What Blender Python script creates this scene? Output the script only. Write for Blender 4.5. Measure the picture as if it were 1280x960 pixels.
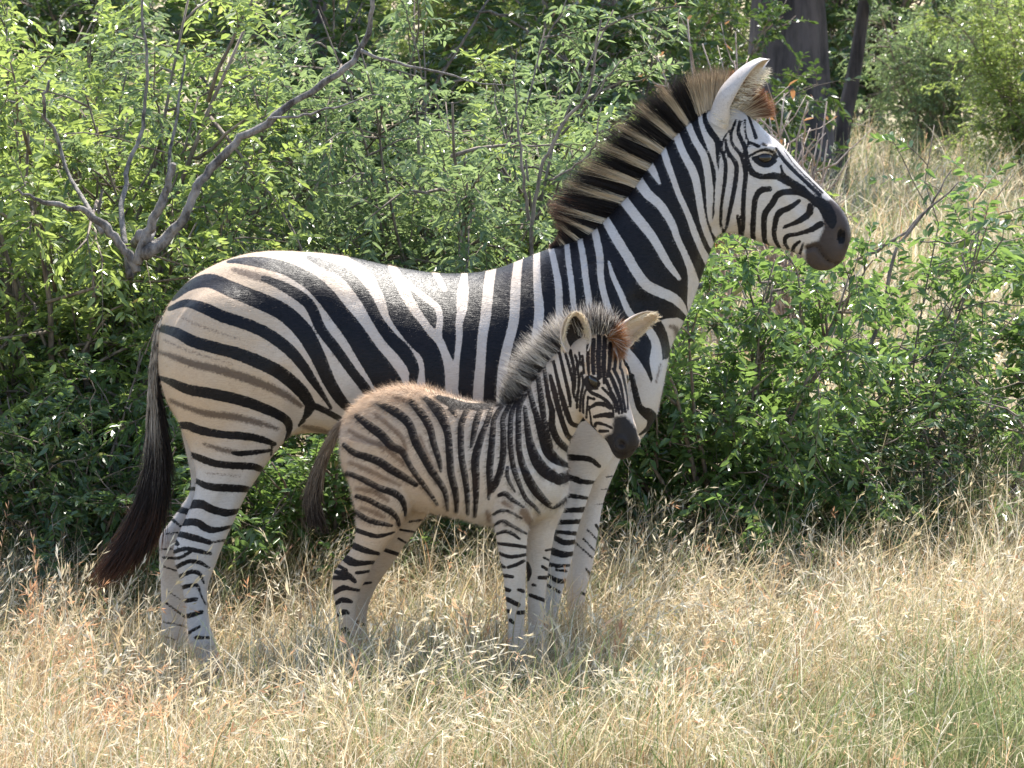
import bpy, math, random
import numpy as np
from mathutils import Vector, Matrix
from mathutils.kdtree import KDTree

random.seed(7)
RNG = np.random.default_rng(11)
for o in list(bpy.data.objects):
    bpy.data.objects.remove(o)
SC = bpy.context.scene
COL = SC.collection

# ---------------------------------------------------------------- camera
CAM_Z, CAM_D = 2.0, 12.0           # eye height, metres to the mare
FPX = 5035.0                       # focal length in photo pixels (1280 wide)
PITCH = math.atan(475.0 / FPX)
cd = bpy.data.cameras.new('camera')
cam = bpy.data.objects.new('camera', cd)
COL.objects.link(cam)
cam.location = (0, -CAM_D, CAM_Z)
cam.rotation_euler = (math.pi / 2 - PITCH, 0, 0)
cd.sensor_width = 36.0
cd.lens = 36.0 * FPX / 1280.0
cd.clip_end = 2000.0
cd.dof.use_dof = True
cd.dof.focus_distance = 11.8
cd.dof.aperture_fstop = 22.0
SC.camera = cam
SC.render.resolution_x, SC.render.resolution_y = 1024, 768

# ---------------------------------------------------------------- light
SUN_EL, SUN_AZ = math.radians(57), math.radians(14)   # high, behind the animals, a little right
world = bpy.data.worlds.new('World')
SC.world = world
world.use_nodes = True
wn = world.node_tree
bg = wn.nodes['Background']
sky = wn.nodes.new('ShaderNodeTexSky')
sky.sky_type = 'NISHITA'
sky.sun_disc = False
sky.sun_elevation = SUN_EL
sky.sun_rotation = SUN_AZ
sky.dust_density = 1.5
wn.links.new(sky.outputs[0], bg.inputs[0])
bg.inputs[1].default_value = 0.15
sd = bpy.data.lights.new('sun', 'SUN')
sd.energy = 5.0
sd.angle = math.radians(0.53)
sd.color = (1.0, 0.95, 0.86)
sun = bpy.data.objects.new('sun', sd)
COL.objects.link(sun)
SV = Vector((math.sin(SUN_AZ) * math.cos(SUN_EL), math.cos(SUN_AZ) * math.cos(SUN_EL), math.sin(SUN_EL)))
sun.rotation_euler = (-SV).to_track_quat('-Z', 'Y').to_euler()
sun.location = SV * 30
SC.view_settings.view_transform = 'Standard'
SC.view_settings.look = 'None'
SC.view_settings.gamma = 1.0
SC.view_settings.exposure = 1.38

# ---------------------------------------------------------------- pixel <-> world
FW = np.array([0, math.cos(PITCH), -math.sin(PITCH)])
UP = np.array([0, math.sin(PITCH), math.cos(PITCH)])
CP = np.array([0, -CAM_D, CAM_Z])


def ray(px, py):
    d = FW + np.array([1.0, 0, 0]) * ((px - 640) / FPX) + UP * ((480 - py) / FPX)
    return d


def on_plane(px, py, o, n):
    d = ray(px, py)
    t = np.dot(np.asarray(o, float) - CP, n) / np.dot(d, n)
    return CP + d * t


def at(px, py, Y):
    return on_plane(px, py, (0, Y, 0), np.array([0, 1.0, 0]))


def project(v):
    r = v - CP
    w = r @ FW
    return np.stack([640 + FPX * r[:, 0] / w, 480 - FPX * (r @ UP) / w], 1)


def ground_h(x, y):
    x = np.asarray(x, float)
    y = np.asarray(y, float)
    h = 0.066 * 1.6 * (np.tanh((x + 0.88) / 1.6))
    h = h + 0.02 * np.sin(1.9 * x + 0.6 * y + 2.0) * np.cos(1.3 * y + 0.3) * np.clip((np.abs(y) - 0.8) / 1.0, 0, 1)
    far = np.clip((y - 8) / 60.0, 0, 1)
    return h * np.exp(-np.maximum(y - 4, 0) / 12.0) + 0.0 * far


def smooth(a, b, x):
    t = np.clip((x - a) / (b - a), 0, 1)
    return t * t * (3 - 2 * t)


# ---------------------------------------------------------------- object helpers
def tag(o, label=None, cat=None, group=None, kind=None):
    if label: o['label'] = label
    if cat: o['category'] = cat
    if group: o['group'] = group
    if kind: o['kind'] = kind
    return o


def empty(name, loc):
    o = bpy.data.objects.new(name, None)
    COL.objects.link(o)
    o.location = loc
    o.empty_display_size = 0.1
    return o


def mesh_np(name, verts, faces, mat=None, attrs=None, smooth_shade=False):
    """faces: int array (n,3) or (n,4), or a list of such arrays"""
    me = bpy.data.meshes.new(name)
    verts = np.asarray(verts, np.float32)
    if isinstance(faces, np.ndarray): faces = [faces]
    faces = [np.asarray(f, np.int32) for f in faces if len(f)]
    nl = sum(f.size for f in faces)
    nf = sum(len(f) for f in faces)
    me.vertices.add(len(verts))
    me.vertices.foreach_set('co', verts.ravel())
    me.loops.add(nl)
    me.loops.foreach_set('vertex_index', np.concatenate([f.ravel() for f in faces]))
    me.polygons.add(nf)
    tot = np.concatenate([np.full(len(f), f.shape[1], np.int32) for f in faces])
    st = np.concatenate([[0], np.cumsum(tot)[:-1]]).astype(np.int32)
    me.polygons.foreach_set('loop_start', st)
    me.polygons.foreach_set('loop_total', tot)
    me.polygons.foreach_set('use_smooth', np.full(nf, smooth_shade, bool))
    if attrs:
        for k, v in attrs.items():
            v = np.asarray(v, np.float32)
            if v.ndim == 1:
                me.attributes.new(k, 'FLOAT', 'POINT').data.foreach_set('value', v)
            else:
                c = np.ones((len(v), 4), np.float32)
                c[:, :3] = v[:, :3]
                me.attributes.new(k, 'FLOAT_COLOR', 'POINT').data.foreach_set('color', c.ravel())
    me.update(calc_edges=True)
    me.validate()
    if mat: me.materials.append(mat)
    return me


def obj(name, me, parent=None, loc=None):
    o = bpy.data.objects.new(name, me)
    COL.objects.link(o)
    if parent is not None:
        o.parent = parent
    if loc is not None:
        o.location = loc
    return o


# ---------------------------------------------------------------- node helpers
def new_mat(name):
    m = bpy.data.materials.new(name)
    m.use_nodes = True
    nt = m.node_tree
    nt.nodes.clear()
    out = nt.nodes.new('ShaderNodeOutputMaterial')
    return m, nt, out


def N(nt, typ, **kw):
    n = nt.nodes.new(typ)
    for k, v in kw.items():
        setattr(n, k, v)
    return n


def L(nt, a, b):
    nt.links.new(a, b)


def val(nt, a, op, b=None, c=None, clamp=False):
    n = N(nt, 'ShaderNodeMath', operation=op, use_clamp=clamp)
    for i, s in enumerate((a, b, c)):
        if s is None: continue
        if isinstance(s, (int, float)):
            n.inputs[i].default_value = s
        else:
            L(nt, s, n.inputs[i])
    return n.outputs[0]


def mixc(nt, f, a, b, mode='MIX'):
    n = N(nt, 'ShaderNodeMix', data_type='RGBA', blend_type=mode)
    for s, i in ((f, 0), (a, 6), (b, 7)):
        if isinstance(s, (int, float)):
            n.inputs[i].default_value = s
        elif isinstance(s, tuple):
            n.inputs[i].default_value = s if len(s) == 4 else s + (1,)
        else:
            L(nt, s, n.inputs[i])
    return n.outputs[2]


def noise(nt, vec, scale, detail=2.0, rough=0.5):
    n = N(nt, 'ShaderNodeTexNoise')
    n.inputs['Scale'].default_value = scale
    n.inputs['Detail'].default_value = detail
    n.inputs['Roughness'].default_value = rough
    if vec is not None: L(nt, vec, n.inputs['Vector'])
    return n.outputs['Fac']


def sstep(nt, x, a, b):
    n = N(nt, 'ShaderNodeMapRange', interpolation_type='SMOOTHSTEP')
    L(nt, x, n.inputs[0])
    n.inputs[1].default_value = a
    n.inputs[2].default_value = b
    return n.outputs[0]


def attr(nt, name, out='Fac'):
    return N(nt, 'ShaderNodeAttribute', attribute_name=name).outputs[out]


def ramp(nt, f, stops):
    n = N(nt, 'ShaderNodeValToRGB')
    cr = n.color_ramp
    while len(cr.elements) < len(stops): cr.elements.new(0.5)
    for e, (p, c) in zip(cr.elements, stops):
        e.position = p
        e.color = c + (1,)
    L(nt, f, n.inputs[0])
    return n.outputs[0]


def coat_mat(name, white, cream, black, brown, muzzle, edge, rough, bump, dots=7.0, spec=0.2):
    """zebra coat: the stripes are signed distances stored on the skin, sharpened here"""
    m, nt, out = new_mat(name)
    tc = N(nt, 'ShaderNodeTexCoord').outputs['Object']
    mp = N(nt, 'ShaderNodeMapping')
    mp.inputs['Rotation'].default_value = (0, math.radians(-38), 0)
    mp.inputs['Scale'].default_value = (0.16, 1, 1)
    L(nt, tc, mp.inputs[0])
    fur = noise(nt, mp.outputs[0], 330, 3, 0.65)
    musc = noise(nt, tc, 16, 2, 0.5)
    wob = noise(nt, tc, 170, 2, 0.6)
    big = noise(nt, tc, 9, 3, 0.55)
    s = val(nt, attr(nt, 'stripe'), 'ADD', val(nt, val(nt, wob, 'SUBTRACT', 0.5), 'MULTIPLY', edge * 1.6))
    s = val(nt, s, 'ADD', val(nt, val(nt, fur, 'SUBTRACT', 0.5), 'MULTIPLY', edge * 3.2))
    blk = val(nt, 1.0, 'SUBTRACT', sstep(nt, s, -edge * 0.5, edge * 0.5))
    b = val(nt, attr(nt, 'brown'), 'ADD', val(nt, val(nt, wob, 'SUBTRACT', 0.5), 'MULTIPLY', dots))
    brn = val(nt, val(nt, 1.0, 'SUBTRACT', sstep(nt, b, -2.5, 1.8)), 'MULTIPLY', 0.86)
    mz = val(nt, 1.0, 'SUBTRACT', sstep(nt, val(nt, attr(nt, 'muzzle'), 'ADD', val(nt, val(nt, wob, 'SUBTRACT', 0.5), 'MULTIPLY', 4.0)), -3.0, 2.5))
    tint = val(nt, attr(nt, 'tint'), 'ADD', val(nt, val(nt, big, 'SUBTRACT', 0.5), 'MULTIPLY', 0.9), clamp=True)
    base = mixc(nt, tint, white, cream)
    base = mixc(nt, val(nt, sstep(nt, fur, 0.25, 0.75), 'MULTIPLY', 0.38), base, mixc(nt, 1.0, base, (0.55, 0.5, 0.46), 'MULTIPLY'))
    base = mixc(nt, brn, base, brown)
    mzc = mixc(nt, sstep(nt, big, 0.3, 0.7), muzzle, tuple(c * 1.5 for c in muzzle))
    base = mixc(nt, mz, base, mzc)
    blkc = mixc(nt, sstep(nt, fur, 0.35, 0.75), black, tuple(c * k for c, k in zip(black, (2.6, 2.2, 2.0))))
    blkc = mixc(nt, val(nt, sstep(nt, big, .5, .75), 'MULTIPLY', .5), blkc, tuple(c * k for c, k in zip(black, (3.4, 2.4, 1.9))))
    base = mixc(nt, blk, base, blkc)
    p = N(nt, 'ShaderNodeBsdfPrincipled')
    L(nt, base, p.inputs['Base Color'])
    p.inputs['Roughness'].default_value = rough
    p.inputs['Specular IOR Level'].default_value = spec
    p.inputs['Sheen Weight'].default_value = 0.015
    p.inputs['Sheen Roughness'].default_value = 0.35
    if bump:
        bn = N(nt, 'ShaderNodeBump')
        bn.inputs['Strength'].default_value = bump
        bn.inputs['Distance'].default_value = 0.004
        L(nt, fur, bn.inputs['Height'])
        b2 = N(nt, 'ShaderNodeBump')
        b2.inputs['Strength'].default_value = 0.35
        b2.inputs['Distance'].default_value = 0.012
        L(nt, musc, b2.inputs['Height'])
        L(nt, b2.outputs[0], bn.inputs['Normal'])
        L(nt, bn.outputs[0], p.inputs['Normal'])
    L(nt, p.outputs[0], out.inputs[0])
    return m


def hair_mat(name, rough=0.65, trans=0.3):
    m, nt, out = new_mat(name)
    c = attr(nt, 'hcol', 'Color')
    p = N(nt, 'ShaderNodeBsdfPrincipled')
    L(nt, c, p.inputs['Base Color'])
    p.inputs['Roughness'].default_value = rough
    p.inputs['Specular IOR Level'].default_value = 0.18
    t = N(nt, 'ShaderNodeBsdfTranslucent')
    L(nt, c, t.inputs[0])
    mx = N(nt, 'ShaderNodeMixShader')
    mx.inputs[0].default_value = trans
    L(nt, p.outputs[0], mx.inputs[1])
    L(nt, t.outputs[0], mx.inputs[2])
    L(nt, mx.outputs[0], out.inputs[0])
    return m


def leaf_mat(name, c_dark, c_mid, c_light, trans_col, trans=0.42, rough=0.38, vary=None):
    m, nt, out = new_mat(name)
    r = attr(nt, 'lv')
    col = ramp(nt, r, [(0.0, c_dark), (0.55, c_mid), (1.0, c_light)])
    if vary:
        col = mixc(nt, val(nt, sstep(nt, r, 0.965, 0.97), 'MULTIPLY', 0.9), col, vary)
    p = N(nt, 'ShaderNodeBsdfPrincipled')
    L(nt, col, p.inputs['Base Color'])
    p.inputs['Roughness'].default_value = rough
    p.inputs['Specular IOR Level'].default_value = 0.5
    t = N(nt, 'ShaderNodeBsdfTranslucent')
    L(nt, mixc(nt, 0.6, col, trans_col), t.inputs[0])
    mx = N(nt, 'ShaderNodeMixShader')
    mx.inputs[0].default_value = trans
    L(nt, p.outputs[0], mx.inputs[1])
    L(nt, t.outputs[0], mx.inputs[2])
    L(nt, mx.outputs[0], out.inputs[0])
    return m


def bark_mat(name, dark, light, scale=30, bump=0.6, stretch=0.25):
    m, nt, out = new_mat(name)
    tc = N(nt, 'ShaderNodeTexCoord').outputs['Object']
    mp = N(nt, 'ShaderNodeMapping')
    mp.inputs['Scale'].default_value = (1, 1, stretch)
    L(nt, tc, mp.inputs[0])
    f = noise(nt, mp.outputs[0], scale, 5, 0.65)
    g = noise(nt, tc, scale * 0.3, 3, 0.6)
    c = mixc(nt, sstep(nt, f, 0.32, 0.68), dark, light)
    c = mixc(nt, val(nt, sstep(nt, g, 0.5, 0.7), 'MULTIPLY', 0.5), c, tuple(min(1, x * 1.5) for x in light))
    p = N(nt, 'ShaderNodeBsdfPrincipled')
    L(nt, c, p.inputs['Base Color'])
    p.inputs['Roughness'].default_value = 0.85
    bn = N(nt, 'ShaderNodeBump')
    bn.inputs['Strength'].default_value = bump
    bn.inputs['Distance'].default_value = 0.02
    L(nt, f, bn.inputs['Height'])
    L(nt, bn.outputs[0], p.inputs['Normal'])
    L(nt, p.outputs[0], out.inputs[0])
    return m
# ================================================================ animals: shared tools
def catmull(P, per=6):
    P = np.asarray(P, float)
    Q = np.vstack([2 * P[0] - P[1], P, 2 * P[-1] - P[-2]])
    out = []
    for i in range(1, len(Q) - 2):
        for k in range(per):
            t = k / per
            a, b, c, d = Q[i - 1], Q[i], Q[i + 1], Q[i + 2]
            out.append(0.5 * ((2 * b) + (c - a) * t + (2 * a - 5 * b + 4 * c - d) * t * t + (3 * b - a - 3 * c + d) * t ** 3))
    out.append(P[-1])
    return np.array(out)


def loft(secs, lat, per=5, ring=36, power=2.0, egg=0.0):
    """secs: rows of (top xyz, bottom xyz, half width); lat: unit sideways vector"""
    S = catmull(np.array([np.concatenate([np.asarray(a), np.asarray(b), [w]]) for a, b, w in secs]), per)
    lat = np.asarray(lat, float)
    ph = np.linspace(0, 2 * math.pi, ring, endpoint=False)
    e = 2.0 / power
    cu = np.sign(np.cos(ph)) * np.abs(np.cos(ph)) ** e
    su = np.sign(np.sin(ph)) * np.abs(np.sin(ph)) ** e
    V = []
    for r in S:
        c = (r[:3] + r[3:6]) / 2
        u = (r[:3] - r[3:6]) / 2
        wd = max(r[6], 0.004) * su * (1 - egg * np.cos(ph))
        V.append(c + np.outer(cu, u) + np.outer(wd, lat))
    n = len(V)
    V = np.concatenate(V)
    i = np.arange(n - 1)[:, None] * ring
    j = np.arange(ring)[None]
    j2 = (j + 1) % ring
    F = np.stack([i + j, i + j2, i + ring + j2, i + ring + j], -1).reshape(-1, 4)
    c0 = V[:ring].mean(0)
    c1 = V[-ring:].mean(0)
    k = len(V)
    V = np.vstack([V, c0, c1])
    a = np.arange(ring)
    T = np.concatenate([np.stack([np.full(ring, k), (a + 1) % ring, a], 1),
                        np.stack([np.full(ring, k + 1), (n - 1) * ring + a, (n - 1) * ring + (a + 1) % ring], 1)])
    return V, F, T


def ellipsoid(c, ax, seg=20, rings=12):
    """ax: three axis vectors (scaled)"""
    V, F, T = [], [], []
    for i in range(1, rings):
        th = math.pi * i / rings
        for j in range(seg):
            p = 2 * math.pi * j / seg
            V.append(np.asarray(c) + ax[0] * math.sin(th) * math.cos(p) + ax[1] * math.sin(th) * math.sin(p) + ax[2] * math.cos(th))
    for i in range(rings - 2):
        for j in range(seg):
            F.append([i * seg + j, i * seg + (j + 1) % seg, (i + 1) * seg + (j + 1) % seg, (i + 1) * seg + j])
    k = len(V)
    V.append(np.asarray(c) + ax[2])
    V.append(np.asarray(c) - ax[2])
    for j in range(seg):
        T.append([k, (j + 1) % seg, j])
        T.append([k + 1, (rings - 2) * seg + j, (rings - 2) * seg + (j + 1) % seg])
    return np.array(V), np.array(F), np.array(T)


def tube(P, R, ring=8):
    """tapered tube through points P with radii R"""
    P = np.asarray(P, float)
    n = len(P)
    D = np.gradient(P, axis=0)
    D /= np.linalg.norm(D, axis=1)[:, None] + 1e-9
    ref = np.array([0.31, 0.83, 0.46])
    A = np.cross(D, ref)
    A /= np.linalg.norm(A, axis=1)[:, None] + 1e-9
    B = np.cross(D, A)
    ph = np.linspace(0, 2 * math.pi, ring, endpoint=False)
    V = (P[:, None] + np.asarray(R)[:, None, None] * (np.cos(ph)[None, :, None] * A[:, None] + np.sin(ph)[None, :, None] * B[:, None])).reshape(-1, 3)
    i = np.arange(n - 1)[:, None] * ring
    j = np.arange(ring)[None]
    j2 = (j + 1) % ring
    F = np.stack([i + j, i + j2, i + ring + j2, i + ring + j], -1).reshape(-1, 4)
    k = len(V)
    V = np.vstack([V, P[:1], P[-1:]])
    a = np.arange(ring)
    T = np.concatenate([np.stack([np.full(ring, k), (a + 1) % ring, a], 1),
                        np.stack([np.full(ring, k + 1), (n - 1) * ring + a, (n - 1) * ring + (a + 1) % ring], 1)])
    return V, F, T


def joined(parts):
    V, F, T, o = [], [], [], 0
    for v, f, t in parts:
        V.append(v)
        if len(f): F.append(np.asarray(f) + o)
        if len(t): T.append(np.asarray(t) + o)
        o += len(v)
    return (np.concatenate(V), np.concatenate(F) if F else np.zeros((0, 4), int), np.concatenate(T) if T else np.zeros((0, 3), int))


def fuse(parts, voxel, its):
    """one continuous skin from overlapping closed volumes"""
    V, F, T = joined(parts)
    me = mesh_np('tmp', V, [F, T])
    o = bpy.data.objects.new('tmp', me)
    COL.objects.link(o)
    r = o.modifiers.new('r', 'REMESH')
    r.mode = 'VOXEL'
    r.voxel_size = voxel
    s = o.modifiers.new('s', 'SMOOTH')
    s.factor = 0.5
    s.iterations = its
    dg = bpy.context.evaluated_depsgraph_get()
    dg.update()
    e = o.evaluated_get(dg).to_mesh()
    nv = len(e.vertices)
    co = np.zeros(nv * 3, np.float32)
    e.vertices.foreach_get('co', co)
    no = np.zeros(nv * 3, np.float32)
    e.vertex_normals.foreach_get('vector', no)
    lt = np.zeros(len(e.polygons), np.int32)
    e.polygons.foreach_get('loop_total', lt)
    li = np.zeros(len(e.loops), np.int32)
    e.loops.foreach_get('vertex_index', li)
    o.evaluated_get(dg).to_mesh_clear()
    bpy.data.objects.remove(o)
    bpy.data.meshes.remove(me)
    assert (lt == 4).all()
    return co.reshape(-1, 3).astype(float), li.reshape(-1, 4), no.reshape(-1, 3).astype(float)


def relax(co, quads, wt, its):
    """extra smoothing where wt > 0"""
    E = np.concatenate([quads[:, [0, 1]], quads[:, [1, 2]], quads[:, [2, 3]], quads[:, [3, 0]]])
    n = len(co)
    deg = np.bincount(E[:, 0], minlength=n)[:, None]
    for _ in range(its):
        av = np.stack([np.bincount(E[:, 0], weights=co[E[:, 1], k], minlength=n) for k in range(3)], 1) / np.maximum(deg, 1)
        co = co + (av - co) * (wt * .6)[:, None]
    return co


def nearest_part(parts, co):
    V = np.concatenate([p[0] for p in parts])
    lab = np.concatenate([np.full(len(p[0]), i) for i, p in enumerate(parts)])
    kd = KDTree(len(V))
    for i, v in enumerate(V): kd.insert(v, i)
    kd.balance()
    return np.array([lab[kd.find(c)[1]] for c in co])


def stroke_d(px, strokes, reach=16.0):
    """signed distance in photo pixels to a set of tapered strokes [(x, y, width), ...]"""
    D = np.full(len(px), reach)
    for s in strokes:
        S = catmull(np.array(s, float), 4) if len(s) > 2 else np.array(s, float)
        S[:, 2] = np.maximum(S[:, 2], 0.6)
        lo = S[:, :2].min(0) - reach - 20
        hi = S[:, :2].max(0) + reach + 20
        m = np.where(((px >= lo) & (px <= hi)).all(1))[0]
        if not len(m): continue
        q = px[m]
        d = np.full(len(m), 1e9)
        for a, b in zip(S[:-1], S[1:]):
            ab = b[:2] - a[:2]
            t = np.clip(((q - a[:2]) @ ab) / (ab @ ab + 1e-9), 0, 1)
            r = np.linalg.norm(q - (a[:2] + t[:, None] * ab), axis=1) - 0.5 * (a[2] + t * (b[2] - a[2]))
            np.minimum(d, r, out=d)
        D[m] = np.minimum(D[m], d)
    return D


def poly_d(px, poly, reach=16.0):
    P = np.array(poly, float)
    d = np.full(len(px), 1e9)
    ins = np.zeros(len(px), bool)
    for a, b in zip(P, np.roll(P, -1, 0)):
        ab = b - a
        t = np.clip(((px - a) @ ab) / (ab @ ab + 1e-9), 0, 1)
        d = np.minimum(d, np.linalg.norm(px - (a + t[:, None] * ab), axis=1))
        c = ((a[1] > px[:, 1]) != (b[1] > px[:, 1])) & (px[:, 0] < ab[0] * (px[:, 1] - a[1]) / (ab[1] if ab[1] else 1e-9) + a[0])
        ins ^= c
    return np.clip(np.where(ins, -d, d), -reach, reach)


def strands(root, direc, length, width, colr, colt, bend, seg=3, colm=None, jit=0.3):
    """thin tapered hair ribbons; colours blend root -> tip"""
    n = len(root)
    side = np.cross(direc, RNG.normal(size=(n, 3)))
    side /= np.linalg.norm(side, axis=1)[:, None] + 1e-9
    V, C = [], []
    for k in range(seg + 1):
        t = k / seg
        c = root + direc * (length * t)[:, None] + bend * ((length * t * t)[:, None])
        w = (width * (1 - t ** 1.5) * 0.5)[:, None] + 0.00012
        V += [c - side * w, c + side * w]
        if colm is None:
            cc = colr * (1 - t) + colt * t
        else:
            cc = colr * (1 - t / 0.6) + colm * t / 0.6 if t < 0.6 else colm * (1 - (t - 0.6) / 0.4) + colt * (t - 0.6) / 0.4
        C += [cc, cc]
    V = np.stack(V, 1).reshape(-1, 3)
    C = np.stack(C, 1).reshape(-1, 3)
    b = (np.arange(n) * 2 * (seg + 1))[:, None]
    F = np.concatenate([b + np.array([[2 * k, 2 * k + 1, 2 * k + 3, 2 * k + 2]]) for k in range(seg)])
    return V, F, C


def fur(co, quads, no, attrs, count, length, width, flow, lift, weight=None):
    """short coat hairs rooted on the skin, carrying the skin's markings"""
    q = co[quads]
    area = np.linalg.norm(np.cross(q[:, 2] - q[:, 0], q[:, 3] - q[:, 1]), axis=1)
    if weight is not None: area = area * weight[quads].mean(1)
    f = RNG.choice(len(quads), count, p=area / area.sum())
    a, b = RNG.random(count), RNG.random(count)
    w = np.stack([(1 - a) * (1 - b), a * (1 - b), a * b, (1 - a) * b], 1)
    idx = quads[f]
    p = (co[idx] * w[..., None]).sum(1)
    n = (no[idx] * w[..., None]).sum(1)
    n /= np.linalg.norm(n, axis=1)[:, None] + 1e-9
    fl = flow(p)
    d = n * lift + (fl - n * (fl * n).sum(1)[:, None]) + RNG.normal(size=(count, 3)) * 0.3
    d /= np.linalg.norm(d, axis=1)[:, None]
    ln = (length(p, n) if callable(length) else np.full(count, length)) * RNG.uniform(0.6, 1.25, count)
    side = np.cross(d, n) + RNG.normal(size=(count, 3)) * 0.25
    side /= np.linalg.norm(side, axis=1)[:, None] + 1e-9
    wd = width * RNG.uniform(0.7, 1.2, count)
    r = p - n * 0.0012
    V = np.stack([r - side * wd[:, None], r + side * wd[:, None], r + d * ln[:, None]], 1).reshape(-1, 3)
    T = np.arange(count * 3).reshape(-1, 3)
    A = {k: np.repeat((v[idx] * w).sum(1), 3) for k, v in attrs.items()}
    return V, T, A


def ear_shell(base, tip, opening, rmax, spread=2.2, thick=0.005, seg=14, rows=16, rbase=0.75, taper=0.62):
    """cupped, pointed ear: rolled sheet with thickness; returns verts, quads, inner-mask"""
    base, tip = np.asarray(base, float), np.asarray(tip, float)
    ax = tip - base
    Ln = np.linalg.norm(ax)
    ax /= Ln
    o = np.asarray(opening, float)
    o = o - ax * (o @ ax)
    o /= np.linalg.norm(o)
    s = np.cross(ax, o)
    V = []
    for layer in (0, 1):
        for i in range(rows + 1):
            t = i / rows
            r = rmax * (rbase + (1 - rbase) * math.sin(min(t / 0.45, 1) * math.pi / 2)) * (max(1 - ((t - 0.3) / 0.7) ** 2.2, 0) if t > 0.3 else 1) ** taper
            sp = spread * (1 - 0.35 * t)
            if t < 0.2: sp = spread * (1.28 - 1.4 * t)
            r = max(r - (thick if layer else 0), 0.0008)
            for j in range(seg + 1):
                ph = -sp + 2 * sp * j / seg
                edge = abs(2 * j / seg - 1) ** 3
                rr = r * (1 + 0.10 * edge)
                V.append(base + ax * (Ln * t) + rr * (-o * math.cos(ph) + s * math.sin(ph)) + ax * (0.012 * edge * (1 - t)))
    n = (rows + 1) * (seg + 1)
    F = []
    for i in range(rows):
        for j in range(seg):
            a = i * (seg + 1) + j
            F.append([a, a + 1, a + seg + 2, a + seg + 1])
            F.append([n + a, n + a + seg + 1, n + a + seg + 2, n + a + 1])
        for j in (0, seg):
            a = i * (seg + 1) + j
            q = [a, a + seg + 1, n + a + seg + 1, n + a]
            F.append(q if j == 0 else q[::-1])
    inner = np.concatenate([np.zeros(n), np.ones(n)])
    return np.array(V), np.array(F), inner, o, s, ax, Ln


def add_mesh(co, quads, no, A, ev, ef, eA):
    base = len(co)
    nn = np.zeros_like(ev)
    nn[:, 2] = 1
    return (np.vstack([co, ev]), np.vstack([quads, ef + base]), np.vstack([no, nn]),
            {k: np.concatenate([A[k], eA[k]]) for k in A})
# ================================================================ the mare
Y0 = 0.0
LATY = np.array([0, -1.0, 0])


def pr(a, b, w, Y=Y0):
    return (at(a[0], a[1], Y), at(b[0], b[1], Y), w)


torso = loft([pr(*s) for s in [
    ((200, 404), (199, 466), .07), ((208, 384), (206, 492), .14), ((224, 361), (220, 520), .19), ((250, 339), (250, 548), .225),
    ((290, 321), (290, 556), .252), ((330, 313), (330, 553), .265), ((380, 314), (380, 541), .272), ((430, 319), (430, 545), .285),
    ((490, 332), (490, 560), .30), ((550, 341), (550, 578), .305), ((610, 338), (610, 590), .297), ((660, 320), (660, 592), .272),
    ((703, 304), (710, 587), .245), ((748, 300), (752, 577), .225), ((795, 345), (786, 563), .205), ((836, 424), (806, 543), .165),
    ((829, 470), (821, 522), .08)]], LATY, egg=0.12)
neck = loft([pr(*s) for s in [
    ((690, 318), (800, 530), .20), ((712, 304), (832, 448), .178), ((737, 289), (855, 404), .152), ((757, 270), (864, 386), .137),
    ((785, 240), (876, 352), .122), ((812, 202), (888, 318), .108), ((838, 171), (896, 297), .098), ((865, 145), (905, 282), .09),
    ((897, 130), (922, 262), .08)]], LATY, egg=0.10)
HEAD_SECS = [
    ((896, 128), (893, 235), .055), ((914, 131), (900, 287), .078), ((938, 145), (916, 291), .092), ((958, 165), (940, 299), .095),
    ((977, 181), (960, 306), .083), ((997, 204), (983, 313), .064), ((1018, 226), (1001, 319), .054), ((1037, 245), (1010, 331), .047),
    ((1053, 262), (1022, 338), .047), ((1062, 281), (1038, 337), .042), ((1064, 296), (1054, 326), .026)]
head = loft([pr(*s) for s in HEAD_SECS], LATY, power=2.35, egg=-0.04)


def leg(secs, Y, lat=LATY, P=None):
    f = P or (lambda a: at(a[0], a[1], Y))
    return loft([(f(s[1]), f(s[0]), s[2]) for s in secs], lat, ring=28, power=2.1)


nh = leg([((205, 430), (372, 425), .105), ((204, 470), (388, 490), .112), ((212, 500), (381, 522), .108), ((223, 531), (361, 549), .10),
          ((236, 561), (342, 571), .088), ((244, 597), (322, 600), .072), ((240, 622), (308, 622), .06), ((231, 645), (296, 648), .052),
          ((220, 672), (283, 674), .047), ((216, 690), (273, 697), .045), ((221, 712), (267, 713), .04), ((228, 737), (260, 735), .033),
          ((232, 762), (260, 760), .03), ((234, 785), (263, 783), .03), ((237, 806), (270, 802), .034), ((246, 824), (274, 822), .03),
          ((252, 842), (284, 840), .04), ((248, 857), (293, 857), .049)], -.135)
fh = leg([((214, 450), (370, 440), .10), ((214, 480), (380, 490), .10), ((225, 540), (345, 552), .09), ((236, 588), (316, 600), .075),
          ((238, 612), (298, 618), .062), ((227, 628), (285, 638), .055), ((214, 648), (270, 655), .05), ((199, 670), (256, 680), .047),
          ((199, 690), (246, 697), .045), ((200, 712), (240, 715), .039), ((201, 740), (234, 740), .033), ((202, 770), (233, 770), .03),
          ((202, 794), (236, 794), .034), ((208, 810), (240, 808), .03), ((212, 823), (246, 821), .038), ((208, 836), (252, 836), .048)], .15)
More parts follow.
